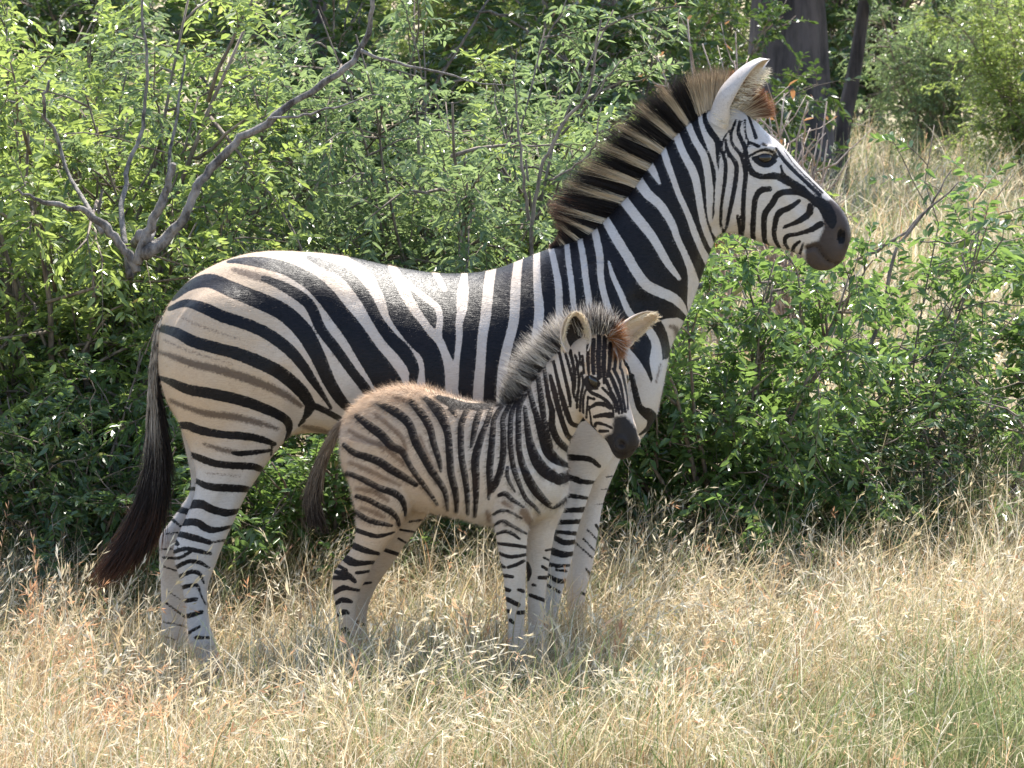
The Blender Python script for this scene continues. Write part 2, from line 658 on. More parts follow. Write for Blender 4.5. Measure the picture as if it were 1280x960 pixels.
nf = leg([((690, 470), (802, 490), .10), ((696, 520), (790, 530), .095), ((702, 556), (762, 560), .074), ((701, 588), (749, 587), .06),
          ((699, 615), (740, 615), .05), ((696, 640), (731, 640), .046), ((692, 665), (722, 665), .042), ((687, 690), (717, 690), .043),
          ((683, 712), (712, 710), .043), ((682, 735), (705, 733), .036), ((680, 755), (700, 755), .03), ((679, 775), (697, 773), .03),
          ((678, 792), (699, 792), .034), ((682, 804), (702, 803), .03), ((684, 813), (709, 813), .038), ((681, 826), (716, 826), .046)], -.125)
ff = leg([((700, 480), (812, 500), .09), ((712, 530), (800, 540), .085), ((726, 562), (780, 566), .068), ((728, 588), (771, 590), .056),
          ((725, 612), (761, 612), .048), ((723, 634), (754, 634), .045), ((721, 657), (750, 657), .043), ((717, 680), (745, 683), .043),
          ((711, 705), (741, 707), .043), ((707, 727), (735, 728), .04), ((708, 745), (732, 746), .034), ((711, 766), (731, 766), .03),
          ((712, 780), (732, 781), .033), ((715, 791), (737, 791), .03), ((712, 806), (746, 806), .044)], .14)
extra = []
X, Yv, Z = np.eye(3)
for sgn in (-1, 1):
    # haunch, shoulder, forearm muscle, cheek, brow, eyelids, nostril rim
    extra.append(ellipsoid(at(292, 455, sgn * .14), (X * .20, Yv * .135, Z * .24)))
    extra.append(ellipsoid(at(748, 430, sgn * .13), (X * .13, Yv * .10, Z * .25)))
    extra.append(ellipsoid(at(733, 545, sgn * .12), (X * .10, Yv * .085, Z * .13)))
    extra.append(ellipsoid(at(922, 245, sgn * .045), (X * .055, Yv * .05, Z * .095)))
    extra.append(ellipsoid(at(956, 186, sgn * .078), (X * .043, Yv * .022, Z * .016)))
    ang = np.linspace(0, 2 * math.pi, 21)[:-1]
    extra.append(ellipsoid(at(1050, 295, sgn * .036), (X * .024, Yv * .018, Z * .034)))
    extra.append(ellipsoid(at(990, 262, sgn * .045), (X * .05, Yv * .016, Z * .02)))
parts = [torso, neck, head, nh, fh, nf, ff] + extra
co, qd, no = fuse(parts, 0.0065, 9)
part_id = nearest_part(parts[:7], co)
_px = project(co)
co = relax(co, qd, smooth(700, 600, _px[:, 1]) * smooth(915, 870, _px[:, 0]), 60)

# ---- relief: hollows (-) and ridges (+) laid on both flanks
RELIEF = [([(398, 400, 4), (405, 450, 8), (392, 500, 4)], -.014, 22), ([(705, 380, 3), (694, 450, 4), (692, 530, 3)], -.010, 13), ([(893, 292, 2), (882, 340, 3), (862, 392, 2)], -.010, 9),
          ([(900, 175, 2), (893, 230, 2), (899, 280, 2)], -.009, 7), ([(962, 214, 2), (985, 248, 2), (1004, 276, 2)], .005, 7), ([(978, 225, 2), (1000, 255, 2), (1014, 275, 2)], -.006, 6),
          ([(312, 560, 2), (290, 610, 2), (262, 660, 2)], -.007, 9), ([(352, 470, 3), (372, 505, 3), (362, 545, 2)], -.008, 9), ([(800, 380, 3), (790, 440, 4), (776, 500, 3)], -.012, 14),
          ([(742, 330, 3), (770, 400, 4), (800, 460, 3)], .008, 16), ([(238, 700, 1), (240, 740, 1), (242, 785, 1)], -.004, 4), ([(690, 720, 1), (688, 760, 1)], -.004, 3),
          ([(450, 380, 2), (470, 450, 2)], -.004, 12), ([(235, 400, 2), (262, 440, 3), (285, 500, 2)], -.006, 16), ([(722, 600, 1), (708, 660, 1)], -.004, 4)]
_m = co.copy()
_m[:, 1] = -np.abs(_m[:, 1])
_q = project(_m)
_s = smooth(.25, .6, np.abs(no[:, 1]))
for pts, amp, sig in RELIEF:
    co = co + no * (amp * np.exp(-(np.maximum(stroke_d(_q, [pts], 60), 0) / sig) ** 2) * _s)[:, None]

# ---- markings (photo pixels: x, y, width)
BASE_BLACK = [(425, 312), (455, 342), (466, 357), (476, 376), (483, 398), (496, 419), (513, 439), (524, 451), (526, 479), (528, 540),
              (540, 600), (690, 590), (700, 540), (740, 522), (768, 500), (780, 480), (792, 472), (801, 478), (812, 483), (816, 474), (817, 462), (822, 452),
              (835, 448), (839, 440), (837, 431), (834, 416), (826, 400), (836, 398), (847, 397), (856, 402), (875, 370), (905, 312),
              (890, 290), (889, 281), (894, 264), (897, 227), (896, 210), (888, 182), (879, 158), (876, 141), (880, 100), (840, 100),
              (700, 250), (660, 300), (600, 315), (540, 322)]
WHITES = [
    [(434, 326, 10), (455, 342, 14), (466, 357, 13), (476, 376, 11), (483, 398, 9), (496, 419, 9), (513, 439, 9), (524, 451, 9), (527, 479, 9), (528, 540, 9), (534, 590, 12)],
    [(490, 334, 10), (496, 344, 12), (504, 362, 13), (517, 385, 12), (528, 400, 10), (539, 415, 10), (549, 426, 10), (556, 441, 10), (562, 460, 13), (565, 490, 16), (568, 540, 14), (575, 600, 14)],
    [(502, 347, 5), (519, 362, 7), (537, 376, 8), (547, 385, 8), (550, 400, 8), (548, 419, 9), (553, 432, 8)],
    [(542, 336, 8), (546, 344, 8), (551, 353, 8), (556, 362, 6)],
    [(581, 338, 8), (580, 350, 9), (579, 362, 14), (578, 376, 14), (577, 389, 12), (574, 404, 9), (574, 422, 8), (572, 441, 7), (570, 460, 8), (568, 480, 10)],
    [(615, 330, 12), (611, 356, 13), (607, 396, 13), (603, 422, 12), (601, 452, 12), (598, 490, 13), (598, 540, 12), (602, 600, 12)],
    [(649, 318, 10), (645, 352, 12), (644, 375, 13), (642, 403, 12), (635, 431, 12), (629, 459, 12), (627, 490, 13), (628, 540, 12), (635, 600, 12)],
    [(671, 311, 8), (671, 337, 9), (672, 362, 10), (674, 384, 12), (673, 403, 12), (669, 431, 12), (662, 455, 12), (656, 500, 12), (660, 560, 12), (664, 600, 10)],
    [(688, 306, 7), (694, 334, 8), (698, 356, 9), (699, 379, 9), (699, 405, 9), (694, 440, 10), (690, 500, 10), (690, 570, 10)],
    [(708, 298, 6), (710, 322, 7), (714, 352, 7), (717, 382, 7), (720, 420, 8), (718, 470, 9), (712, 540, 8)],
    [(723, 290, 6), (729, 322, 8), (732, 347, 8), (735, 367, 8), (738, 390, 8), (744, 430, 9), (744, 480, 9), (735, 550, 9)],
    [(741, 280, 8), (746, 300, 9), (750, 322, 9), (751, 347, 8), (756, 371, 8), (762, 390, 8), (768, 410, 9), (780, 436, 12), (793, 455, 15), (802, 476, 20), (806, 496, 22)],
    [(761, 327, 3), (766, 345, 6), (776, 367, 7), (785, 388, 8), (796, 401, 9), (811, 413, 10), (820, 430, 11), (820, 450, 16), (822, 468, 14)],
    [(748, 262, 9), (754, 269, 9), (761, 282, 11), (772, 301, 12), (784, 320, 12), (795, 339, 12), (808, 356, 13), (825, 365, 13), (841, 372, 12), (852, 382, 9), (859, 394, 3)],
    [(770, 238, 12), (776, 245, 12), (787, 260, 12), (799, 275, 12), (814, 294, 11), (825, 312, 10), (836, 331, 9), (849, 348, 5)],
    [(792, 220, 12), (799, 228, 13), (810, 243, 12), (823, 254, 11), (834, 269, 10), (842, 284, 9), (847, 299, 8), (857, 320, 8), (864, 339, 10), (867, 354, 14), (866, 366, 13), (864, 380, 10), (863, 391, 4)],
    [(803, 196, 10), (810, 204, 10), (817, 215, 9), (825, 230, 3)],
    [(824, 176, 8), (829, 187, 8), (835, 206, 8), (841, 222, 7), (848, 242, 7), (859, 266, 7), (868, 290, 8), (877, 312, 8), (886, 328, 10)],
    [(841, 158, 9), (846, 171, 9), (854, 191, 9), (867, 216, 10), (872, 237, 9), (876, 262, 8), (881, 284, 8), (890, 307, 7)],
    [(858, 146, 8), (861, 157, 8), (869, 176, 8), (880, 195, 9), (885, 219, 9), (887, 240, 9), (887, 262, 7), (888, 275, 5), (895, 293, 4)],
    [(876, 130, 8), (876, 141, 8), (879, 157, 9), (887, 180, 9), (894, 199, 7), (899, 219, 8), (899, 238, 10), (898, 262, 10)],
]
BLACKS = [
    [(216, 374, 5), (238, 357, 12), (262, 351, 18), (290, 362, 20), (325, 376, 21), (355, 391, 22), (380, 415, 22), (397, 445, 19), (412, 478, 16), (426, 500, 14), (440, 514, 10)],
    [(330, 348, 8), (358, 360, 13), (386, 380, 14), (401, 411, 13), (420, 436, 13), (440, 464, 12), (460, 490, 12), (470, 508, 8)],
    [(285, 327, 4), (300, 326, 8), (326, 328, 14), (358, 336, 17), (386, 351, 20), (405, 368, 23), (421, 388, 24), (442, 415, 26), (461, 444, 29), (480, 471, 34), (492, 495, 34), (500, 520, 24)],
    [(385, 322, 5), (400, 328, 10), (416, 335, 12), (432, 342, 14), (449, 361, 15), (461, 379, 15), (472, 400, 14), (487, 421, 16), (506, 441, 17), (517, 461, 14), (516, 480, 10), (514, 520, 8)],
    [(212, 386, 6), (232, 379, 10), (255, 385, 14), (277, 395, 15), (307, 405, 15), (334, 417, 15), (360, 436, 15), (377, 455, 13), (390, 474, 11), (403, 493, 7), (414, 510, 4)],
    [(201, 410, 10), (221, 416, 13), (242, 427, 15), (270, 435, 15), (296, 442, 16), (322, 452, 17), (345, 463, 17), (364, 477, 17), (379, 492, 16), (387, 506, 13), (384, 518, 9), (377, 529, 4)],
    [(386, 500, 10), (392, 507, 9), (404, 512, 8), (424, 523, 7)], [(386, 508, 10), (382, 520, 7), (374, 532, 4)], [(345, 566, 3), (338, 580, 3)],
    [(200, 472, 5), (217, 479, 10), (236, 487, 13), (264, 492, 14), (300, 500, 14), (326, 509, 13), (349, 519, 12), (360, 528, 11), (361, 540, 7), (357, 551, 4)],
    [(222, 532, 8), (234, 532, 10), (251, 538, 11), (277, 543, 10), (304, 545, 10), (326, 549, 9), (343, 555, 6)],
    [(290, 566, 4), (300, 567, 7), (321, 565, 6), (339, 563, 4)], [(340, 553, 3), (339, 569, 3)],
    [(237, 567, 6), (251, 573, 9), (268, 579, 9), (292, 582, 9), (315, 583, 9), (330, 588, 7)],
    [(243, 600, 6), (261, 608, 9), (285, 610, 10), (304, 611, 9), (316, 613, 6)],
    [(235, 631, 11), (251, 630, 11), (266, 637, 10), (285, 641, 9), (303, 637, 4)],
    [(228, 653, 9), (246, 653, 9), (259, 661, 9), (274, 662, 6), (292, 657, 3)],
    [(222, 667, 7), (242, 672, 8), (262, 678, 6)], [(264, 678, 2), (284, 675, 3)], [(219, 677, 6), (222, 680, 5)],
    [(214, 691, 5), (231, 686, 5), (244, 688, 6), (263, 692, 4)], [(216, 698, 3), (225, 697, 4), (238, 690, 4)],
    [(220, 709, 5), (236, 702, 5), (249, 703, 5), (262, 710, 2)], [(222, 722, 5), (238, 715, 5), (249, 717, 5), (255, 729, 2)],
    [(226, 735, 5), (238, 732, 5), (247, 732, 4), (251, 743, 2), (257, 755, 2)], [(230, 751, 5), (245, 749, 5)],
    [(235, 770, 6), (252, 765, 5)], [(236, 791, 4), (250, 783, 3)], [(245, 797, 5), (262, 797, 3)],
    # near foreleg
    [(690, 570, 8), (716, 572, 8), (737, 574, 7), (749, 583, 5)], [(690, 594, 8), (716, 598, 8), (727, 602, 7), (745, 603, 4)],
    [(690, 618, 6), (715, 620, 6), (736, 623, 4)], [(690, 638, 6), (707, 638, 6), (731, 637, 7)], [(690, 653, 6), (725, 652, 6)],
    [(690, 664, 4), (719, 667, 5)], [(690, 670, 6), (705, 678, 7), (720, 677, 5)], [(684, 687, 9), (703, 693, 8), (717, 692, 5)],
    [(682, 705, 6), (698, 707, 4), (713, 707, 3)], [(695, 712, 3), (708, 714, 3)], [(680, 716, 4), (697, 726, 6), (709, 726, 5)],
    [(680, 729, 3), (699, 740, 4)],
    # chest
    [(790, 470, 6), (794, 490, 8), (800, 510, 9), (811, 518, 15), (815, 524, 13), (810, 535, 6), (800, 543, 3)],
    # face
    [(882, 134, 6), (881, 149, 6), (888, 164, 8), (897, 177, 8), (897, 192, 5), (898, 212, 2)],
    [(912, 162, 2), (904, 175, 3), (902, 186, 4), (907, 204, 5), (906, 227, 5), (902, 255, 4), (901, 277, 4), (904, 291, 3)],
    [(907, 175, 3), (910, 190, 5), (920, 205, 6), (920, 222, 6), (916, 246, 6), (911, 270, 5), (909, 280, 4), (906, 292, 2)],
    [(920, 150, 3), (914, 167, 4), (916, 181, 4), (926, 194, 5), (932, 216, 6), (930, 240, 6), (929, 262, 6), (929, 280, 6), (927, 294, 6)],
    [(922, 270, 4), (926, 292, 6)],
    [(925, 152, 4), (923, 166, 5), (931, 184, 6), (934, 201, 6), (941, 216, 8), (954, 221, 7), (970, 220, 9), (985, 227, 10), (1001, 235, 9), (1014, 246, 8), (1024, 255, 8)],
    [(931, 150, 3), (932, 167, 3), (937, 182, 3)], [(935, 143, 3), (941, 160, 4), (945, 172, 5)], [(938, 178, 3), (948, 183, 5)], [(954, 180, 4), (958, 182, 3)],
    [(970, 185, 3), (980, 200, 5), (993, 214, 5), (1009, 229, 5), (1025, 244, 5)], [(976, 207, 3), (980, 218, 4), (995, 229, 4), (1010, 241, 4), (1020, 250, 5)],
    [(980, 188, 1), (994, 207, 1.6), (1012, 225, 2), (1028, 241, 3)],
    [(962, 236, 7), (951, 238, 8), (944, 249, 7), (942, 270, 7), (941, 290, 7), (942, 302, 6)],
    [(1021, 257, 5), (1010, 246, 7), (995, 240, 8), (974, 242, 8), (965, 255, 8), (956, 268, 8), (955, 289, 7), (957, 304, 6), (964, 310, 4)],
    [(999, 251, 5), (988, 259, 7), (974, 266, 8), (969, 279, 7), (968, 296, 6), (976, 313, 4)],
    [(1012, 257, 7), (1012, 266, 9), (999, 276, 7), (980, 284, 4)],
    [(1026, 280, 8), (1014, 287, 7), (999, 292, 5), (984, 295, 6), (981, 302, 5), (985, 311, 4)],
    [(999, 302, 4), (992, 309, 5), (991, 318, 5)], [(1004, 304, 3), (1000, 317, 4)],
    [(1022, 250, 10), (1030, 258, 16), (1038, 272, 16), (1040, 282, 8)],
    [(945, 197, 5), (951, 198, 10), (957, 198, 12), (964, 198, 9), (969, 197, 4)],
    [(939, 194, 4), (946, 190, 3), (956, 187, 4), (966, 190, 4), (971, 196, 4)], [(942, 198, 5), (950, 204, 7), (960, 206, 7), (969, 201, 5)],
]
BROWNS = [
    [(292, 337, 6), (312, 343, 10), (335, 350, 10)], [(199, 440, 5), (217, 446, 8), (242, 455, 10), (268, 461, 11), (300, 470, 12), (330, 481, 11), (354, 492, 10), (376, 507, 7)],
    [(214, 501, 6), (236, 510, 7), (259, 517, 9), (292, 521, 10), (322, 528, 8), (347, 536, 5)], [(255, 555, 4), (277, 562, 7), (296, 566, 7)],
    [(255, 591, 1), (300, 595, 1)], [(225, 396, 1), (255, 409, 2), (300, 424, 1)],
    [(838, 408, 5), (845, 412, 8), (847, 424, 6)], [(826, 455, 3), (820, 478, 3)], [(378, 533, 5), (392, 536, 8), (408, 540, 7), (424, 543, 4)], [(205, 425, 2), (240, 440, 2), (290, 455, 1)],
]
FAR_LEG = [[(236, 611, 5), (246, 611, 5)], [(218, 635, 8), (236, 640, 8)], [(214, 648, 4), (226, 658, 3)], [(208, 667, 2), (222, 666, 2)], [(198, 687, 2), (216, 686, 2)],
           [(204, 697, 3), (220, 698, 3)], [(204, 708, 2), (222, 714, 2)], [(211, 740, 2), (225, 749, 1.5)], [(208, 754, 2.5), (231, 771, 2.5)], [(204, 777, 2), (232, 783, 2)],
           [(758, 596, 2), (772, 595, 2)], [(751, 612, 1.5), (764, 611, 1.5)], [(740, 630, 1.5), (754, 630, 1.5)], [(734, 662, 2), (747, 675, 2)], [(745, 656, 3), (750, 664, 3)],
           [(729, 673, 2), (743, 688, 2)], [(720, 679, 2), (740, 697, 2)], [(732, 710, 2), (738, 718, 3)], [(727, 741, 3), (733, 744, 3)], [(205, 795, 2), (218, 800, 2)]]
MUZZLE = [(1022, 252), (1040, 249), (1060, 262), (1070, 285), (1068, 311), (1060, 330), (1044, 342), (1025, 345), (1008, 336), (1005, 306), (1023, 300), (1029, 286), (1028, 272)]


m = co.copy()
fl = np.isin(part_id, (4, 6)) & (co[:, 2] < at(640, 600, 0)[2] + 0.03)
mir = (co[:, 1] > Y0) & ~fl
m[mir, 1] = 2 * Y0 - m[mir, 1]
px = project(m)
d = poly_d(px, BASE_BLACK)
d = np.maximum(d, -stroke_d(px, WHITES))
d = np.minimum(d, stroke_d(px, BLACKS))
dfl = stroke_d(px, FAR_LEG)
d = np.where(fl, dfl, d) - .25 * smooth(600, 680, px[:, 1])
# pale belly and inner legs
belly = smooth(-0.78, -0.96, no[:, 2]) * (part_id == 0)
d = d + belly * 9
br = np.where(fl, 16, stroke_d(px, BROWNS))
mz = poly_d(px, MUZZLE)
hz = co[:, 2] - ground_h(co[:, 0], co[:, 1])
mz = np.minimum(mz, (hz - 0.052) / 0.0024)
tint = smooth(420, 220, px[:, 0]) * smooth(620, 520, px[:, 1]) * 0.95 + 0.28 * smooth(700, 560, px[:, 0]) * smooth(560, 480, px[:, 1])
tint += smooth(0.2, 0.9, no[:, 2]) * 0.3 * (px[:, 0] < 760)
tint = np.where(fl, 0.12, tint) + belly * 0.5 + .14 * smooth(640, 560, px[:, 1])
# nostril and lip line pressed in; eye socket
for sg in (-1, 1):
    c = at(1052, 296, sg * .05)
    r = np.linalg.norm((co - c) * np.array([1.0, .6, .6]), axis=1)
    w = np.exp(-(r / 0.0145) ** 2)
    co[:, 1] -= sg * 0.026 * w
    mz = np.where(w > .3, -9, mz)
    d = np.where((w > .35), np.minimum(d, -6 * w), d)
side = np.abs(no[:, 1]) > 0.3
lip = stroke_d(px, [[(1007, 312, 2), (1020, 309, 2), (1027, 318, 2), (1036, 328, 2), (1048, 331, 2)]])
w = np.exp(-(np.maximum(lip, 0) / 2.2) ** 2) * side * (part_id == 2)
co -= no * (w * 0.009)[:, None]
d = np.where((part_id == 2) & side, np.minimum(d, lip + 0.2), d)
A = {'stripe': d, 'brown': br, 'muzzle': mz, 'tint': tint}

# ears
ear_hair = []
for sg in (-1, 1):
    b = at(899, 159, sg * .052)
    t = at(963, 74, sg * .085)
    ev, ef, inner, o_, s_, ax_, L_ = ear_shell(b, t, (0.88, sg * 0.30, -0.30), 0.068, spread=1.8, rbase=.60, taper=.52)
    ne = len(ev)
    tt = np.clip(((ev - b) @ ax_) / L_, 0, 1)
    eA = {'stripe': np.where((inner > 0) & (tt < .55), 1.0, 10.0) - 6.0 * (inner > 0) * (tt < .4), 'brown': np.where(inner > 0, 16., 1.6), 'muzzle': (.965 - tt) * 90, 'tint': inner * 0.4 + .25}  # outer face browned a little: dusty mottling that also paints in its shade
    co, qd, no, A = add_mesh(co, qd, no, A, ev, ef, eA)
    # tufts in the opening
    k = 800
    tq = RNG.uniform(.06, .86, k)
    ph = RNG.choice([-1, 1], k) * RNG.uniform(.9, 1.9, k)
    r = 0.058 * np.sqrt(np.maximum(1 - tq, .05))
    root = b + ax_ * (L_ * tq)[:, None] + (-o_ * np.cos(ph)[:, None] + s_ * np.sin(ph)[:, None]) * r[:, None]
    dr = o_ * 0.8 + ax_ * 0.45 - (s_ * np.sin(ph)[:, None]) * 0.5 + RNG.normal(size=(k, 3)) * .2
    dr /= np.linalg.norm(dr, axis=1)[:, None]
    cr = np.array([.72, .66, .54]) * RNG.uniform(.8, 1.1, (k, 1))
    ear_hair.append(strands(root, dr, RNG.uniform(.016, .036, k), np.full(k, .0010), cr, cr * .95, np.zeros((k, 3)), 2))

MC = ((.52, .49, .47), (.50, .38, .27), (.005, .005, .0065), (.075, .050, .037), (.045, .034, .030), 1.0)
MARE_COAT = coat_mat('mare_coat', *MC, 0.37, 0.4, spec=.15)
MARE_FUR = coat_mat('mare_coat_hair', *MC, 0.5, 0, spec=.06)
HAIR = hair_mat('mane_hair')
gx, gy = at(480, 850, 0)[0], 0.0
mare = empty('zebra_mare', (float(gx), 0, float(ground_h(gx, 0))))
tag(mare, 'adult zebra standing side-on behind the foal, head raised, black and white stripes', 'zebra')
OFF = np.array(mare.location)
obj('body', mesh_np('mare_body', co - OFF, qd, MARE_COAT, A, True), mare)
# close coat that breaks the outline
fco, fqd, fno, fA = co, qd, no, A


def mare_flow(p):
    f = np.tile(np.array([-0.75, 0, -0.55]), (len(p), 1))
    return f


nb = np.concatenate([np.ones(len(part_id)), np.zeros(len(co) - len(part_id))])
FV, FT, FA = fur(co, qd, no, A, 220000, 0.011, 0.0005, mare_flow, 0.15, nb)
obj('coat_hair', mesh_np('mare_coat_hair', FV - OFF, FT, MARE_FUR, FA, False), mare)


def eye_parts(parent, pos, out, up, rad, off):
    out = out / np.linalg.norm(out)
    fr = np.cross(up, out)
    fr /= np.linalg.norm(fr)
    V, F, T = ellipsoid(pos, (fr * rad * 1.15, out * rad * 0.8, up * rad * 0.88), 24, 14)
    return obj('eye', mesh_np('eyeball', V - off, [F, T], EYE, None, True), parent)


EYE, nt, out_ = new_mat('eye_gloss')
pb = N(nt, 'ShaderNodeBsdfPrincipled')
pb.inputs['Base Color'].default_value = (.012, .008, .006, 1)
pb.inputs['Roughness'].default_value = 0.06
L(nt, pb.outputs[0], out_.inputs[0])
for sg in (-1, 1):
    eye_parts(mare, at(956, 197, sg * .082), np.array([.25, sg, -.05]), Z, .0185, OFF)

# ---- mane: hairs on the crest that carry the neck stripes outward
CREST = [(688, 311, -.6, -.8, 4), (699, 307, -.62, -.79, 10), (710, 303, -.68, -.73, 20), (724, 297, -.80, -.60, 40), (742, 284, -.92, -.39, 60), (757, 269, -.96, -.28, 73), (776, 247, -.95, -.31, 76),
         (795, 229, -.93, -.36, 76), (812, 204, -.88, -.46, 72), (829, 182, -.82, -.56, 68), (848, 161, -.70, -.71, 62), (863, 147, -.48, -.87, 56),
         (878, 135, -.17, -.98, 52), (893, 130, .12, -.99, 50), (908, 130, .34, -.93, 46), (922, 134, .62, -.78, 42), (934, 141, .88, -.45, 38), (940, 147, .95, -.1, 32)]
CR = catmull(np.array(CREST), 10)
n = 26000
s = RNG.random(n) * (len(CR) - 1.001)
i0 = s.astype(int)
fr_ = (s - i0)[:, None]
c5 = CR[i0] * (1 - fr_) + CR[i0 + 1] * fr_
dn = c5[:, 2:4] / np.linalg.norm(c5[:, 2:4], axis=1)[:, None]
inset = RNG.uniform(1, 7, n) * np.minimum(1, c5[:, 4] / 30)
rp = c5[:, :2] - dn * inset[:, None] + RNG.normal(size=(n, 2)) * .8
wl = RNG.normal(size=n) * .011
wl = np.clip(wl, -.024, .024)
root = np.array([at(a, b, 0) for a, b in rp])
root[:, 1] = wl
tipd = np.array([at(a + u * 20, b + v * 20, 0) for (a, b), (u, v) in zip(rp, dn)]) - np.array([at(a, b, 0) for a, b in rp])
tipd /= np.linalg.norm(tipd, axis=1)[:, None]
tipd += np.stack([RNG.normal(size=n) * .045, wl * 3 + RNG.normal(size=n) * .05, RNG.normal(size=n) * .045], 1)
tipd /= np.linalg.norm(tipd, axis=1)[:, None]
ln = c5[:, 4] * .0024 * (1 + inset / 60) * (0.42 + 0.60 * RNG.random(n) ** 0.75)
sp = c5[:, :2] - dn * 7
sm = np.maximum(poly_d(sp, BASE_BLACK), -stroke_d(sp, WHITES))
isw = sm + RNG.normal(size=n) * .8 > 0.9
fore = s / (len(CR) - 1) > 0.80
crm = np.array([.70, .60, .46]) * RNG.uniform(.78, 1.1, (n, 1))
blk = np.array([.016, .013, .012]) * RNG.uniform(.7, 1.6, (n, 1))
tipc = np.where(RNG.random((n, 1)) < .75, np.array([[.035, .024, .018]]), np.array([[.20, .13, .08]]))
redd = np.array([.20, .075, .035]) * RNG.uniform(.6, 1.3, (n, 1))
colr = np.where(isw[:, None], crm, blk)
colm = np.where(isw[:, None], crm * np.array([.92, .85, .74]), blk * 1.1)
colt = np.where(fore[:, None], redd, np.where(isw[:, None], tipc, blk * 1.6))
low = (s / (len(CR) - 1) < .32)[:, None] & (RNG.random((n, 1)) < .3)
colt = np.where(low, np.array([[.30, .15, .10]]), colt)
colm = np.where(fore[:, None] & (RNG.random((n, 1)) < .5), redd * .7, colm)
mv = strands(root, tipd, ln, RNG.uniform(.0009, .0018, n), colr, colt, RNG.normal(size=(n, 3)) * .035 + np.array([0, 0, -.03]), 4, colm)
obj('mane', mesh_np('mare_mane', mv[0] - OFF, mv[1], HAIR, {'hcol': mv[2]}), mare)
ev = joined([(v, f, []) for v, f, c in ear_hair])
obj('ear_hair', mesh_np('mare_ear_hair', ev[0] - OFF, ev[1], HAIR, {'hcol': np.concatenate([c for v, f, c in ear_hair])}), mare)

# ---- tail: banded dock with a long dark switch
TL = catmull(np.array([(206, 396, 9), (199, 415, 11), (194, 449, 12), (193, 486, 15), (195, 524, 20), (199, 561, 26), (196, 599, 33), (188, 640, 38), (173, 677, 44), (146, 710, 46), (112, 736, 26)]), 6)


def tail_at(T, Y):
    return np.array([at(a, b, Y) for a, b, w in T]), T[:, 2] * .0024


tp, tw = tail_at(TL, -0.01)
kd_ = int(len(tp) * .52)
dock = tube(tp[:kd_], np.minimum(tw[:kd_] * .42, .016) * np.linspace(1, .35, kd_), 12)
u = np.linspace(0, 1, kd_)
ring_u = np.concatenate([np.repeat(u, 12), [0, 1]])
dcol = np.where((np.sin(ring_u * 46) > .35)[:, None], np.array([[.05, .035, .03]]), np.array([[.60, .52, .42]]))
n = 9000
q = RNG.random(n) ** .8 * .80
ii = (q * (len(tp) - 1))
i0 = ii.astype(int)
f_ = (ii - i0)[:, None]
c = tp[i0] * (1 - f_) + tp[i0 + 1] * f_
wv = (tw[i0] * .55)
ang = RNG.random(n) * 2 * math.pi
rr = np.sqrt(RNG.random(n))
rad = (np.stack([np.cos(ang) * rr * wv, np.sin(ang) * rr * wv * .6, np.zeros(n)], 1))
root = c + rad
jn = np.minimum(i0 + RNG.integers(7, 14, n), len(tp) - 1)
e = tp[jn] + rad * (tw[jn] / np.maximum(tw[i0], 1e-4))[:, None] * RNG.uniform(.8, 1.25, (n, 1)) + RNG.normal(size=(n, 3)) * (.006 + .022 * q[:, None] ** 2)
short = q < .30
dv = e - root
ln = np.linalg.norm(dv, axis=1)
dv /= ln[:, None]
ln = np.where(short, np.minimum(ln, .045), ln)
t3 = q[:, None]
grey = np.array([[.52, .46, .39]]) * RNG.uniform(.6, 1.1, (n, 1))
dark = np.array([[.020, .016, .015]]) * RNG.uniform(.7, 2.2, (n, 1))
redb = np.array([[.13, .055, .03]]) * RNG.uniform(.6, 1.3, (n, 1))
left = (rad[:, :1] < wv[:, None] * .35)
pale = (RNG.random((n, 1)) < np.clip(2.1 - t3 * 3.6, 0, .92)) & left
colr = np.where(pale, grey, dark)
colm = np.where(pale & (t3 < .40), grey * .8, dark)
colt = np.where(t3 > .55, redb, np.where(pale & (t3 < .33), grey * .6, dark))
bow = (np.array([.0, 0, -.12]) * np.ones((n, 1))) * (t3 > .45) * .5
tv = strands(root, dv, ln, RNG.uniform(.0012, .0022, n), colr, colt, bow, 4, colm)
tm = joined([dock, (tv[0], tv[1], [])])
obj('tail', mesh_np('mare_tail', tm[0] - OFF, [tm[1], tm[2]], HAIR, {'hcol': np.concatenate([dcol, tv[2]])}), mare)
# ================================================================ the foal
YAW = math.radians(20)
FF_ = np.array([math.cos(YAW), -math.sin(YAW), 0])          # the way the foal's trunk points
FR_ = np.array([-math.sin(YAW), -math.cos(YAW), 0])         # its right side, towards the viewer
FO = at(560, 560, -0.50)


def pf(p, lat=0.0):
    return on_plane(p[0], p[1], FO + FR_ * lat, FR_)


def prf(a, b, w):
    return (pf(a), pf(b), w)


ftorso = loft([prf(*s) for s in [
    ((433, 528), (433, 572), .045), ((440, 512), (442, 600), .085), ((460, 496), (462, 622), .105), ((490, 485), (490, 634), .115),
    ((520, 483), (520, 639), .118), ((550, 491), (550, 642), .12), ((580, 500), (582, 649), .12), ((610, 504), (612, 657), .117),
    ((640, 503), (645, 657), .112), ((666, 503), (674, 650), .104), ((687, 525), (694, 641), .09), ((701, 560), (704, 628), .06)]], FR_, egg=.06)
fneck = loft([prf(*s) for s in [
    ((636, 507), (700, 612), .095), ((655, 492), (704, 580), .08), ((672, 470), (710, 556), .068), ((690, 447), (718, 540), .061),
    ((708, 430), (726, 524), .058), ((726, 420), (738, 505), .055), ((742, 415), (752, 488), .045)]], FR_)
